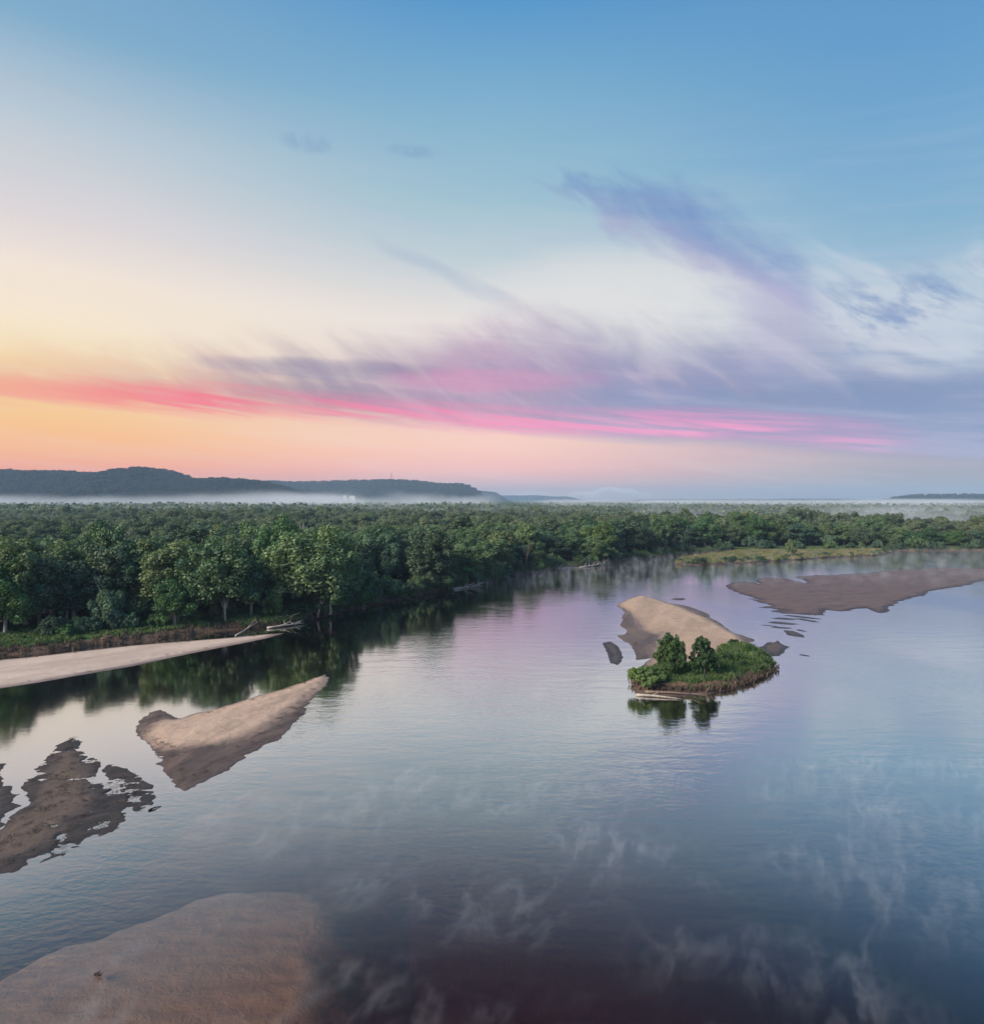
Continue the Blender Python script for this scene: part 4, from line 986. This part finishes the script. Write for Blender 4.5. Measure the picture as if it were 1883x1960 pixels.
def instanced(name, label, points, scales, coll, kind='stuff', seed=0):
    me = bpy.data.meshes.new(name)
    P = np.asarray(points, dtype=np.float32)
    me.vertices.add(len(P))
    me.vertices.foreach_set('co', P.ravel())
    a = me.attributes.new('size', 'FLOAT_VECTOR', 'POINT')
    a.data.foreach_set('vector', np.asarray(scales, dtype=np.float32).ravel())
    o = obj(name, me, None, None, kind=kind, label=label)
    t = bpy.data.node_groups.new(name + '_scatter', 'GeometryNodeTree')
    t.interface.new_socket('Geometry', in_out='INPUT', socket_type='NodeSocketGeometry')
    t.interface.new_socket('Geometry', in_out='OUTPUT', socket_type='NodeSocketGeometry')
    gi_, go_ = t.nodes.new('NodeGroupInput'), t.nodes.new('NodeGroupOutput')
    ip = t.nodes.new('GeometryNodeInstanceOnPoints')
    ci = t.nodes.new('GeometryNodeCollectionInfo')
    ci.inputs['Collection'].default_value = coll
    ci.inputs['Separate Children'].default_value = True
    ci.inputs['Reset Children'].default_value = True
    ip.inputs['Pick Instance'].default_value = True
    na = t.nodes.new('GeometryNodeInputNamedAttribute')
    na.data_type = 'FLOAT_VECTOR'
    na.inputs['Name'].default_value = 'size'
    rv = t.nodes.new('FunctionNodeRandomValue')
    rv.data_type = 'FLOAT_VECTOR'
    rv.inputs[0].default_value = (0, 0, 0)
    rv.inputs[1].default_value = (0, 0, 6.283)
    rv.inputs['Seed'].default_value = seed
    ri = t.nodes.new('FunctionNodeRandomValue')
    ri.data_type = 'INT'
    ri.inputs[4].default_value = 0
    ri.inputs[5].default_value = 99
    ri.inputs['Seed'].default_value = seed + 7
    L = t.links.new
    L(gi_.outputs[0], ip.inputs['Points'])
    L(ci.outputs[0], ip.inputs['Instance'])
    L(na.outputs['Attribute'], ip.inputs['Scale'])
    L(rv.outputs[0], ip.inputs['Rotation'])
    L(ri.outputs[2], ip.inputs['Instance Index'])
    L(ip.outputs[0], go_.inputs[0])
    mod = o.modifiers.new('scatter', 'NODES')
    mod.node_group = t
    return o

forest_src = source_collection('wood', [joined('wood_%d' % i, PROTO[k]) for i, k in enumerate(kinds)])
rest = pts[N_SINGLE:]
hs = np.array([forest_height(x, y, d) for (x, y), d in zip(rest, inl[N_SINGLE:])]) / 20.0
instanced('forest', 'dense green riverside wood stretching back from the bank', np.column_stack([rest, np.full(len(rest), 1.3)]), np.column_stack([rng.uniform(0.95, 1.6, len(rest)), rng.uniform(0.95, 1.6, len(rest)), hs]), forest_src, seed=3)

def coarse_tree(seed, mat_='leaf'):
    r = np.random.default_rng(seed)
    C = r.normal(size=(12, 3)) * np.array([2.6, 2.6, 1.8]) + np.array([0, 0, 9.5])
    V, Fc, tint = leaf_cloud(r, C, np.full(12, 2.8), 20, 1.9)
    g_ = mesh_from('coarse_%d' % seed, V, Fc, {'tint': tint})
    g_.materials.append(M[mat_])
    return g_
far_src = source_collection('farwood', [coarse_tree(s) for s in (51, 52, 53)])
far = scatter(90000, 900, 4200, 13.0, -40, 40)
clear = fbm(far[:, 0] / 500.0, far[:, 1] / 260.0, 61, 3)
far = far[clear > -0.28 + 0.25 * smooth(np.hypot(far[:, 0], far[:, 1]), 1500, 3500)]
fs = rng.uniform(0.8, 1.3, len(far)) - 0.2 * (far[:, 0] > 0)
instanced('far_forest', 'hazy wooded plain running to the foot of the hills', np.column_stack([far, np.full(len(far), 1.0)]), np.column_stack([fs * 1.2, fs * 1.2, fs]), far_src, seed=9)

hill_src = source_collection('hillwood', [coarse_tree(s_, 'leaf_hill') for s_ in (54, 55, 56)])
hp = []
for (X, Y, Z), cnt in ((HILL_A, 11000), (HILL_B, 7000), (HILL_B2, 1500), (HILL_E, 2200)):
    half = X.shape[0]
    i = rng.integers(0, X.shape[0] - 1, cnt)
    j = rng.integers(0, X.shape[1] - 1, cnt)
    fa, fb = rng.random(cnt), rng.random(cnt)
    x = X[i, j] + (X[i, j + 1] - X[i, j]) * fa
    y = Y[i, j] + (Y[i + 1, j] - Y[i, j]) * fb
    z = np.minimum(Z[i, j], np.minimum(Z[i + 1, j], Z[i, j + 1]))
    k = z > 4
    hp.append(np.column_stack([x, y, z - 3.0])[k])
hp = np.concatenate(hp)
hsz = rng.uniform(0.7, 1.25, len(hp))
instanced('hill_forest', 'dark woods covering the hills and bluffs', hp, np.column_stack([hsz * 1.2, hsz * 1.2, hsz]), hill_src, seed=21)

# ------------------------------------------------------------------ grass, reeds and undergrowth (uncountable)
def tuft(seed, h, spread, blades, width, mat):
    r = np.random.default_rng(seed)
    V, Fc, T = [], [], []
    for k in range(blades):
        a = r.uniform(0, 6.283)
        b = r.uniform(0, 6.283)
        px_, py_ = r.uniform(-spread, spread, 2)
        hh = h * r.uniform(0.55, 1.1)
        lx, ly = math.cos(a) * hh * 0.45, math.sin(a) * hh * 0.45
        wx, wy = math.cos(b) * width, math.sin(b) * width
        i = len(V)
        V += [(px_ - wx, py_ - wy, -0.1), (px_ + wx, py_ + wy, -0.1), (px_ + lx * 0.4 + wx, py_ + ly * 0.4 + wy, hh * 0.65), (px_ + lx, py_ + ly, hh)]
        Fc.append((i, i + 1, i + 2, i + 3))
        T += [r.random()] * 4
    me = mesh_from('tuft', V, Fc, {'tint': T})
    me.materials.append(M[mat])
    return me
grass_src = source_collection('grass', [tuft(s, 0.7, 0.6, 46, 0.05, 'leaf_grass') for s in (1, 2, 3)])
M['leaf_straw'] = leaf_material('straw', (0.10, 0.11, 0.05, 1), (0.24, 0.21, 0.10, 1), (0.40, 0.34, 0.17, 1), 0.2)
straw_src = source_collection('straw', [tuft(1, 0.7, 0.6, 46, 0.05, 'leaf_grass')] + [tuft(s_, 0.6, 0.7, 46, 0.05, 'leaf_straw') for s_ in (7, 8, 9)])
dry_src = source_collection('brush', [tuft(s, 0.6, 0.7, 40, 0.035, 'leaf_dry') for s in (4, 5, 6)])

def ground_z(r):
    return np.interp(r, rows, prof)
gp = []
for _ in range(14000):
    k = random.randrange(0, len(B) - 1)
    x, y = B[k]
    if not (-125 < x < 330 and y > 90):
        continue
    w = random.random()
    hi_ = 19 if x < -58 else (9 if x < 70 else 13)
    lo_ = 2.4 if x < -58 else 0.6
    r = lo_ + (hi_ - lo_) * w
    q = B[k] + D[k] * r + np.array([random.uniform(-1, 1), random.uniform(-1, 1)])
    gp.append((q[0], q[1], float(ground_z(r)) - 0.05))
gp = np.array(gp)
gs = rng.uniform(0.8, 1.6, len(gp))
instanced('bank_grass', 'rank green grass along the river bank', gp, np.column_stack([gs] * 3), grass_src, seed=31)
bp = []
for _ in range(11000):
    k = random.randrange(0, len(B) - 1)
    x, y = B[k]
    if not (-125 < x < 60 and y > 90):
        continue
    r = random.uniform(-0.1, 4.0 if x < -58 else 2.0)
    q = B[k] + D[k] * r
    bp.append((q[0], q[1], float(ground_z(r)) - 0.05))
bp = np.array(bp)
bs = rng.uniform(0.4, 1.3, len(bp))
instanced('bank_brush', 'brown dead brush and roots along the water edge', bp, np.column_stack([bs] * 3), dry_src, seed=33)

def inside_points(poly, n, seed, inset=0.0):
    r = np.random.default_rng(seed)
    O = np.array(poly)
    lo, hi = O.min(0), O.max(0)
    p_ = r.uniform(lo, hi, (n, 2))
    return p_[signed_distance(p_[:, 0], p_[:, 1], poly) > inset]
deb = np.concatenate([inside_points(OUTLINE['middle_bar'], 420, 71, 0.5), inside_points(OUTLINE['mud_bar'], 420, 72, 0.4), inside_points(OUTLINE['island'], 420, 73, 1.0), inside_points(OUTLINE['beach'], 520, 74, 1.0)])
dsz = rng.uniform(0.12, 0.4, len(deb))
instanced('sandbar_debris', 'scattered twigs and flotsam dried on the sandbars', np.column_stack([deb, np.full(len(deb), 0.2)]), np.column_stack([dsz * 1.6, dsz * 1.6, dsz * 0.4]), dry_src, seed=37)
mp = inside_points(OUTLINE['marsh'], 9000, 3, 0.3)
ms = rng.uniform(0.9, 1.9, len(mp))
instanced('marsh_grass', 'tall reedy grass covering the marsh spit', np.column_stack([mp, np.full(len(mp), 0.7)]), np.column_stack([ms] * 3), straw_src, seed=35)

front = np.array(OUTLINE['marsh'][9:] + OUTLINE['marsh'][:1])
for k in range(34):
    u = random.uniform(0, len(front) - 1.001)
    q = front[int(u)] + (front[int(u) + 1] - front[int(u)]) * (u % 1)
    h = random.uniform(1.2, 2.8)
    plant('shrub_b', 'marsh_bush', ('low' if h < 2 else 'taller') + ' dark bush on the water edge of the marsh spit', 'bush', float(q[0]), float(q[1]) + random.uniform(1.0, 5.0), h, h * random.uniform(0.7, 1.3), 0.4,
          'bushes along the marsh spit', random.choice([DEEP, GREEN, DEEP]))
# ------------------------------------------------------------------ the overgrown end of the island
IG = OUTLINE['island_green']
def island_top(x, y):
    d_ = signed_distance(np.atleast_1d(x), np.atleast_1d(y), IG)
    return 0.45 + 0.75 * smooth(d_, 0.0, 2.0)
O = np.array(IG)
lo, hi = O.min(0) - 1, O.max(0) + 1
nx, ny = int((hi[0] - lo[0]) / 0.22), int((hi[1] - lo[1]) / 0.22)
X, Y = np.meshgrid(np.linspace(lo[0], hi[0], nx), np.linspace(lo[1], hi[1], ny))
sdg = signed_distance(X, Y, IG) + fbm(X / 1.2, Y / 1.2, 91, 4) * 0.35
Zt = -0.6 + 1.75 * smooth(sdg, -0.9, 1.3) + 0.18 * fbm(X / 0.8, Y / 0.8, 92, 3)
idx = np.arange(nx * ny).reshape(ny, nx)
q = np.stack([idx[:-1, :-1], idx[:-1, 1:], idx[1:, 1:], idx[1:, :-1]], axis=-1).reshape(-1, 4)
q = q[(sdg.ravel()[q] > -1.0).all(axis=1)]
used = np.unique(q)
remap = np.full(nx * ny, -1)
remap[used] = np.arange(len(used))
obj('island_soil', mesh_from('island_soil', np.column_stack([X.ravel(), Y.ravel(), Zt.ravel()])[used], remap[q], {'inland': (sdg.ravel() * 1.6 - 0.5)[used]}, True), M['ground'], kind='structure', label='raised overgrown soil at the end of the tree island')
ip_ = inside_points(IG, 2600, 8, 0.2)
df_ = signed_distance(ip_[:, 0], ip_[:, 1], IG)
ip_ = ip_[(df_ > 1.3) | (ip_[:, 1] > 112) | (rng.random(len(ip_)) < 0.12)]
iz = np.array([float(island_top(a, b)[0]) for a, b in ip_])
isz = rng.uniform(0.35, 1.0, len(ip_))
instanced('island_grass', 'grass and weeds covering the island end', np.column_stack([ip_, iz - 0.05]), np.column_stack([isz] * 3), grass_src, seed=41)
ir = inside_points(IG, 2600, 9, -0.5)
dd_ = signed_distance(ir[:, 0], ir[:, 1], IG)
ir = ir[(dd_ < 1.5) & (dd_ > -0.1) & (ir[:, 1] < 118)]
irs = rng.uniform(0.6, 1.5, len(ir))
instanced('island_brush', 'washed-out roots and dead stems fringing the island', np.column_stack([ir, np.full(len(ir), 0.25)]), np.column_stack([irs] * 3), dry_src, seed=43)

plant('island_a', 'island_tree', 'dense egg-shaped green tree on the island end', 'tree', 29.6, 110.1, 7.2, 2.35, 0.8, None, (0.62, 0.72, 0.5))
plant('island_b', 'island_tree', 'slimmer dark green tree beside the egg-shaped one on the island', 'tree', 34.8, 109.3, 6.9, 1.95, 0.8, None, (0.42, 0.56, 0.42))
plant('shrub_a', 'island_bush', 'light green bush overhanging the log end of the island', 'bush', 23.3, 104.2, 3.2, 1.9, 0.8, None, (1.15, 1.2, 0.9))
plant('shrub_a', 'island_bush', 'bushy green shrub between overhanging bush and egg-shaped tree', 'bush', 26.2, 106.4, 2.6, 1.6, 0.9, None, (1.0, 1.05, 0.8))
for k, (x, y) in enumerate(inside_points(IG, 150, 17, 0.9)[:40]):
    h = random.uniform(0.45, 1.15) * (1.4 if x > 41 else 1.0)
    if abs(x - 32.2) < 1.9 and y > 106.5:
        continue
    spot = 'beside the egg-shaped tree' if math.hypot(x - 29.8, y - 110) < 3.2 else ('beside the slimmer tree' if math.hypot(x - 34.4, y - 109.3) < 3.2 else ('towards the log' if x < 32 else ('on the grassy rise' if x < 40 else 'at the pointed green end')))
    pr = random.choice(['bush_a', 'bush_b'])
    plant(pr, 'island_shrub', ('fresh' if pr == 'bush_a' else 'dull') + (' upright' if h > 0.85 else ' low') + ' shrub on the island ' + spot, 'bush', float(x), float(y), h, h * random.uniform(0.7, 1.0), float(island_top(x, y)[0]) - 0.1,
          'shrubs on the island', random.choice([(0.7, 0.8, 0.6), (0.5, 0.6, 0.5), (0.9, 1.0, 0.7)]))

# ------------------------------------------------------------------ driftwood
def log(name, label, a, b, r, branches, mat, z0=0.12, z1=0.25, seed=0, category='log', length=1.0):
    rg = random.Random(seed)
    a, b = Vector((a[0], a[1], z0)), Vector((b[0], b[1], z1))
    L = (b - a).length
    side = Vector((-(b - a).y, (b - a).x, 0)).normalized()
    pts_ = []
    for i in range(7):
        t = i / 6
        pts_.append(a.lerp(b, t) + side * math.sin(t * 3.1 + seed) * L * 0.03 + Vector((0, 0, math.sin(t * 4) * 0.06)) - a)
    t_ = thing(name, label, category, a)
    g = Geo()
    g.tube(pts_, [r * (1.15 - 0.85 * i / 6) for i in range(7)], 8)
    obj('trunk', g.mesh('log_trunk'), mat, t_)
    for k in range(branches):
        u = rg.uniform(0.25, 0.95)
        p0 = pts_[min(5, int(u * 6))].lerp(pts_[min(6, int(u * 6) + 1)], u * 6 % 1)
        dirv = ((b - a).normalized() * rg.uniform(0.2, 0.9) + side * rg.uniform(-1, 1) + Vector((0, 0, rg.uniform(0.05, 0.6)))).normalized()
        ln = L * rg.uniform(0.15, 0.4) * length
        q1 = p0 + dirv * ln * 0.5 + Vector((0, 0, 0.05 * ln))
        q2 = p0 + dirv * ln + side * rg.uniform(-0.12, 0.12) * ln
        g = Geo()
        g.tube([p0, q1, q2], [r * 0.45, r * 0.3, r * 0.1], 6)
        obj('branch', g.mesh('log_branch'), mat, t_)
    return t_
log('driftwood_log', 'pale driftwood log lying along the island foot', (21.9, 101.6), (28.4, 100.2), 0.2, 1, M['driftwood'], 0.15, 0.12, 1)
log('driftwood_log', 'second grey log wedged behind the island foot log', (23.5, 102.6), (31.0, 101.8), 0.2, 1, M['root'], 0.35, 0.4, 2)
log('fallen_tree', 'bleached fallen tree reaching out from the bank past the beach tip', (-52.0, 154.5), (-45.2, 160.5), 0.27, 6, M['driftwood'], 0.2, 0.35, 3, 'fallen tree', 0.75)
log('fallen_tree', 'thin pale trunk fallen across the gap to the beach', (-56.4, 146.2), (-54.9, 158.0), 0.17, 3, M['driftwood'], 0.15, 1.2, 4, 'fallen tree', 0.8)
log('fallen_tree', 'bleached forked limb lying down the bank above the fallen tree', (-54.0, 168.0), (-48.0, 159.0), 0.22, 5, M['driftwood'], 1.8, 0.5, 5, 'fallen tree')
log('root_tangle', 'dark root tangle with pale broken ends at the water edge', (-36.4, 184.0), (-32.0, 193.5), 0.5, 16, M['root'], 0.3, 0.6, 6, 'driftwood')
log('fallen_tree', 'pale driftwood heap lying off the dark bank', (-12.6, 221.5), (-3.6, 230.0), 0.4, 12, M['driftwood'], 0.2, 0.3, 7, 'fallen tree')
log('floating_log', 'long pale log floating in front of the far bank', (23.6, 288.0), (40.5, 292.0), 0.3, 5, M['driftwood'], 0.12, 0.2, 8)
log('fallen_tree', 'white forked branch standing out of the far water edge', (38.6, 292.0), (52.0, 306.0), 0.3, 8, M['driftwood'], 0.2, 0.7, 9, 'fallen tree')
log('fallen_tree', 'grey pole leaning on the grass above the beach', (-96.4, 153.8), (-104.0, 158.5), 0.16, 0, M['driftwood'], 1.2, 4.2, 10, 'pole')
log('fallen_tree', 'brown brushy limb on the bare bank behind the beach', (-84.0, 137.0), (-76.0, 141.5), 0.22, 11, M['root'], 0.7, 0.8, 12, 'fallen tree')
log('floating_log', 'short dark stick beside the ragged end of the mud flat', (-33.0, 64.2), (-32.3, 65.2), 0.09, 0, M['dark_wood'], 0.04, 0.06, 13)
log('snag', 'small black branch snag sticking out of the shallow shoal', (-25.1, 42.2), (-24.55, 41.9), 0.09, 7, M['dark_wood'], -0.05, 0.12, 14, 'branch', 1.6)
for k, (x, y, h, lean, lab) in enumerate([(-96.2, 151.0, 7.0, 0.04, 'bare white trunk standing in the dark wood edge above the grass'), (-62.5, 156.6, 6.5, -0.06, 'pale straight trunk under the broad tree at the bank'), (13.5, 268.0, 12.5, 0.12, 'pale forked dead tree against the wood'),
                                          (119.0, 402.0, 14.0, 0.03, 'bare pale tree standing against the far wood'), (-43.6, 167.0, 5.5, 0.45, 'leaning bare limb at the water under the large dome')]):
    t_ = thing('dead_tree', lab, 'dead tree', (x, y, 1.0))
    g = Geo()
    g.tube([(0, 0, -0.5), (lean * h * 0.25, 0, h * 0.4), (lean * h, 0, h)], [0.3, 0.22, 0.06], 8)
    obj('trunk', g.mesh('dead_trunk'), M['bark' if k == 2 else 'pale_bark'], t_)
    for s in (-1, 1, 0.5):
        g = Geo()
        g.tube([(lean * h * 0.3, 0, h * 0.45), (lean * h * 0.5 + s * h * 0.1, 0.1, h * 0.7), (lean * h * 0.6 + s * h * 0.16, 0.2, h * 0.98)], [0.15, 0.1, 0.03], 6)
        obj('limb', g.mesh('dead_limb'), M['bark' if k == 2 else 'pale_bark'], t_)

for k in range(14):
    x, y = pts[60 + k * 13]
    t_ = thing('dead_tree', 'bare grey dead tree rising through the forest canopy ' + stretch_of(x, y)[0], 'dead tree', (float(x) + 3.0, float(y) - 3.0, 1.2), 'bare trees in the canopy', random.uniform(0, 6.28))
    h = random.uniform(16, 19.5)
    g = Geo()
    g.tube([(0, 0, -0.5), (0.2, 0.1, h * 0.5), (0.5, 0.2, h)], [0.28, 0.2, 0.04], 7)
    obj('trunk', g.mesh('snag_trunk'), M['pale_bark'], t_)
    for b_ in range(9):
        z_ = h * random.uniform(0.5, 0.9)
        a_ = random.uniform(0, 6.28)
        l_ = random.uniform(1.5, 3.6)
        g = Geo()
        g.tube([(0.3, 0.1, z_), (math.cos(a_) * l_ * 0.6 + 0.3, math.sin(a_) * l_ * 0.6, z_ + l_ * 0.45), (math.cos(a_) * l_, math.sin(a_) * l_, z_ + l_ * 1.1)], [0.11, 0.08, 0.02], 5)
        obj('limb', g.mesh('snag_limb'), M['pale_bark'], t_)

# ------------------------------------------------------------------ far masts and buildings
def mast(label, x, y, z, h, w, drums):
    t_ = thing('radio_mast', label, 'mast', (x, y, z))
    for k in range(3):
        a = 2.094 * k
        g = Geo()
        g.tube([(math.cos(a) * w, math.sin(a) * w, -4), (math.cos(a) * w * 0.5, math.sin(a) * w * 0.5, h)], [0.35, 0.25], 5)
        obj('mast_leg', g.mesh('mast_leg'), M['steel'], t_)
    g = Geo()
    nb_ = int(h / 6)
    for i in range(nb_):
        for k in range(3):
            a, b = 2.094 * k, 2.094 * (k + 1)
            s0, s1 = w * (1 - 0.5 * i / nb_), w * (1 - 0.5 * (i + 1) / nb_)
            g.tube([(math.cos(a) * s0, math.sin(a) * s0, h * i / nb_), (math.cos(b) * s1, math.sin(b) * s1, h * (i + 1) / nb_)], [0.18, 0.18], 4)
    obj('bracing', g.mesh('mast_bracing'), M['steel'], t_)
    for dz in drums:
        g = Geo()
        g.tube([(0, 0, dz - 2.2), (0, 0, dz + 2.2)], [w * 1.3, w * 1.3], 10)
        obj('antenna_drum', g.mesh('antenna_drum', False), M['steel'], t_)
def crest_z(hillxyz, x):
    X, Y, Z = hillxyz
    k = np.unravel_index(np.argmin(np.abs(X - x) - 0.0 * Z + (Z < Z.max(axis=0)[None, :] - 0.01) * 1e6), X.shape)
    return float(X[k]), float(Y[k]), float(Z[k])
for lab, x0, h, w, dr in (('tall radio mast with drums on the blue bluff', (752 - 941.5) / 1277 * 4700, 58, 2.6, (50, 36)), ('slim bare radio mast on the blue bluff', (662 - 941.5) / 1277 * 4700, 44, 1.2, ())):
    cx_, cy_, cz_ = crest_z(HILL_B, x0)
    mast(lab, cx_, cy_, cz_, h, w, dr)
for lab, px_, w, d_, h in (('small white farm building at the foot of the bluff', 862, 11, 9, 9), ('wide white shed beside the small farm building', 881, 24, 12, 7)):
    yb = 3150.0
    t_ = thing('farm_building', lab, 'building', ((px_ - 1229.5) / 1667.6 * yb, yb, 38.0))
    g = Geo()
    g.box((-w / 2, -d_ / 2, -30), (w / 2, d_ / 2, h))
    obj('wall', g.mesh('farm_wall', False), M['white_wall'], t_)
    me = bpy.data.meshes.new('farm_roof')
    me.from_pydata([(-w / 2 - 0.5, -d_ / 2 - 0.5, h), (w / 2 + 0.5, -d_ / 2 - 0.5, h), (w / 2 + 0.5, d_ / 2 + 0.5, h), (-w / 2 - 0.5, d_ / 2 + 0.5, h), (-w / 2 - 0.5, 0, h + 3), (w / 2 + 0.5, 0, h + 3)], [], [(0, 1, 5, 4), (2, 3, 4, 5), (1, 2, 5), (3, 0, 4)])
    obj('roof', me, M['grey_roof'], t_)

# ------------------------------------------------------------------ haze, valley fog and river mist
m, n = material('haze_air')
v = n.new('ShaderNodeVolumePrincipled')
v.inputs['Color'].default_value = (0.48, 0.70, 0.95, 1)
v.inputs['Density'].default_value = 1.0e-4
finish(n, None, v.outputs[0])
g = Geo()
g.box((-12000, -300, -9.0), (12000, 13500, 245.0))
obj('haze', g.mesh('haze', False), m, kind='stuff', label='thin blue morning haze filling the valley')

def fog_box(name, label, lo, hi, density, hscale, scale3, cut, step, color=(0.86, 0.93, 1.0), z0=0.0, turn=0.0, detail=4.0, filaments=False, lumps=1.3):
    m, n = material(name + '_air')
    p = position(n)
    s = n.new('ShaderNodeSeparateXYZ')
    n.put(s.inputs[0], p)
    mp_ = n.new('ShaderNodeMapping')
    n.put(mp_.inputs['Vector'], p)
    mp_.inputs['Rotation'].default_value = (0, 0, rad(turn))
    q = n.noise(scaled(n, mp_.outputs[0], scale3), 1.0, detail, 0.62, 0.25)
    if filaments:
        patch = n.noise(scaled(n, p, (1 / 14.0, 1 / 10.0, 0.2)), 1.0, 3, 0.6, 0.3)
        q = n.m('MULTIPLY', n.step(n.m('ABSOLUTE', n.m('SUBTRACT', q, 0.5)), 0.0, 0.075, 1.0, 0.0), n.step(patch, 0.36, 0.72))
    zz = n.m('SUBTRACT', s.outputs[2], n.m('MULTIPLY', n.m('SUBTRACT', q, 0.55), hscale * lumps))
    d_ = n.m('MULTIPLY', n.step(zz, z0, z0 + hscale, 1.0, 0.0), n.m('MULTIPLY', n.step(q, cut[0], cut[1]), density))
    for ax, e_ in ((0, 0.06), (1, 0.15)):
        w_ = (hi[ax] - lo[ax]) * e_
        d_ = n.m('MULTIPLY', d_, n.m('MULTIPLY', n.step(s.outputs[ax], lo[ax], lo[ax] + w_), n.step(s.outputs[ax], hi[ax] - w_, hi[ax], 1.0, 0.0)))
    v = n.new('ShaderNodeVolumePrincipled')
    v.inputs['Color'].default_value = (*color, 1)
    n.put(v.inputs['Density'], d_)
    finish(n, None, v.outputs[0])
    try:
        m.cycles.volume_step_rate = step
    except Exception:
        pass
    g = Geo()
    g.box(lo, hi)
    return obj(name, g.mesh(name, False), m, kind='stuff', label=label)
fog_box('valley_fog', 'low white fog lying along the foot of the long dark hill', (-2600, 1210, 0.5), (40, 2500, 78), 0.0032, 30.0, (1 / 260.0, 1 / 1400.0, 1 / 300.0), (0.34, 0.62), 1.0, z0=20.0, lumps=4.0)
fog_box('valley_fog', 'white fog sheet spread over the far plain below the low ridge', (60, 1210, 0.5), (3400, 3900, 40), 0.0036, 22.0, (1 / 330.0, 1 / 1500.0, 1 / 300.0), (0.36, 0.62), 1.0, z0=12.0, lumps=2.5)
fog_box('forest_fog', 'pale fog drifting behind the far wood', (150, 520, 0.5), (1300, 1150, 34), 0.005, 20.0, (1 / 170.0, 1 / 110.0, 1 / 50.0), (0.40, 0.64), 1.0, z0=6.0)
fog_box('forest_fog', 'thin grey fog over the tree tops before the hills', (-1000, 470, 0.5), (140, 1200, 30), 0.0030, 20.0, (1 / 180.0, 1 / 140.0, 1 / 50.0), (0.40, 0.68), 1.0, z0=4.0)
fog_box('river_mist', 'thin wisps of steam drifting over the near water', (-30, 26, 0.05), (84, 80, 1.6), 0.055, 1.5, (1 / 3.2, 1 / 6.5, 1 / 4.0), (0.0, 1.0), 0.35, z0=0.7, turn=30.0, detail=7.0, filaments=True)
fog_box('far_river_mist', 'steam rising from the far reach of the river', (-30, 215, 0.05), (420, 400, 4.0), 0.028, 3.4, (1 / 2.6, 1 / 8.0, 1 / 8.0), (0.48, 0.72), 0.5, z0=0.2)
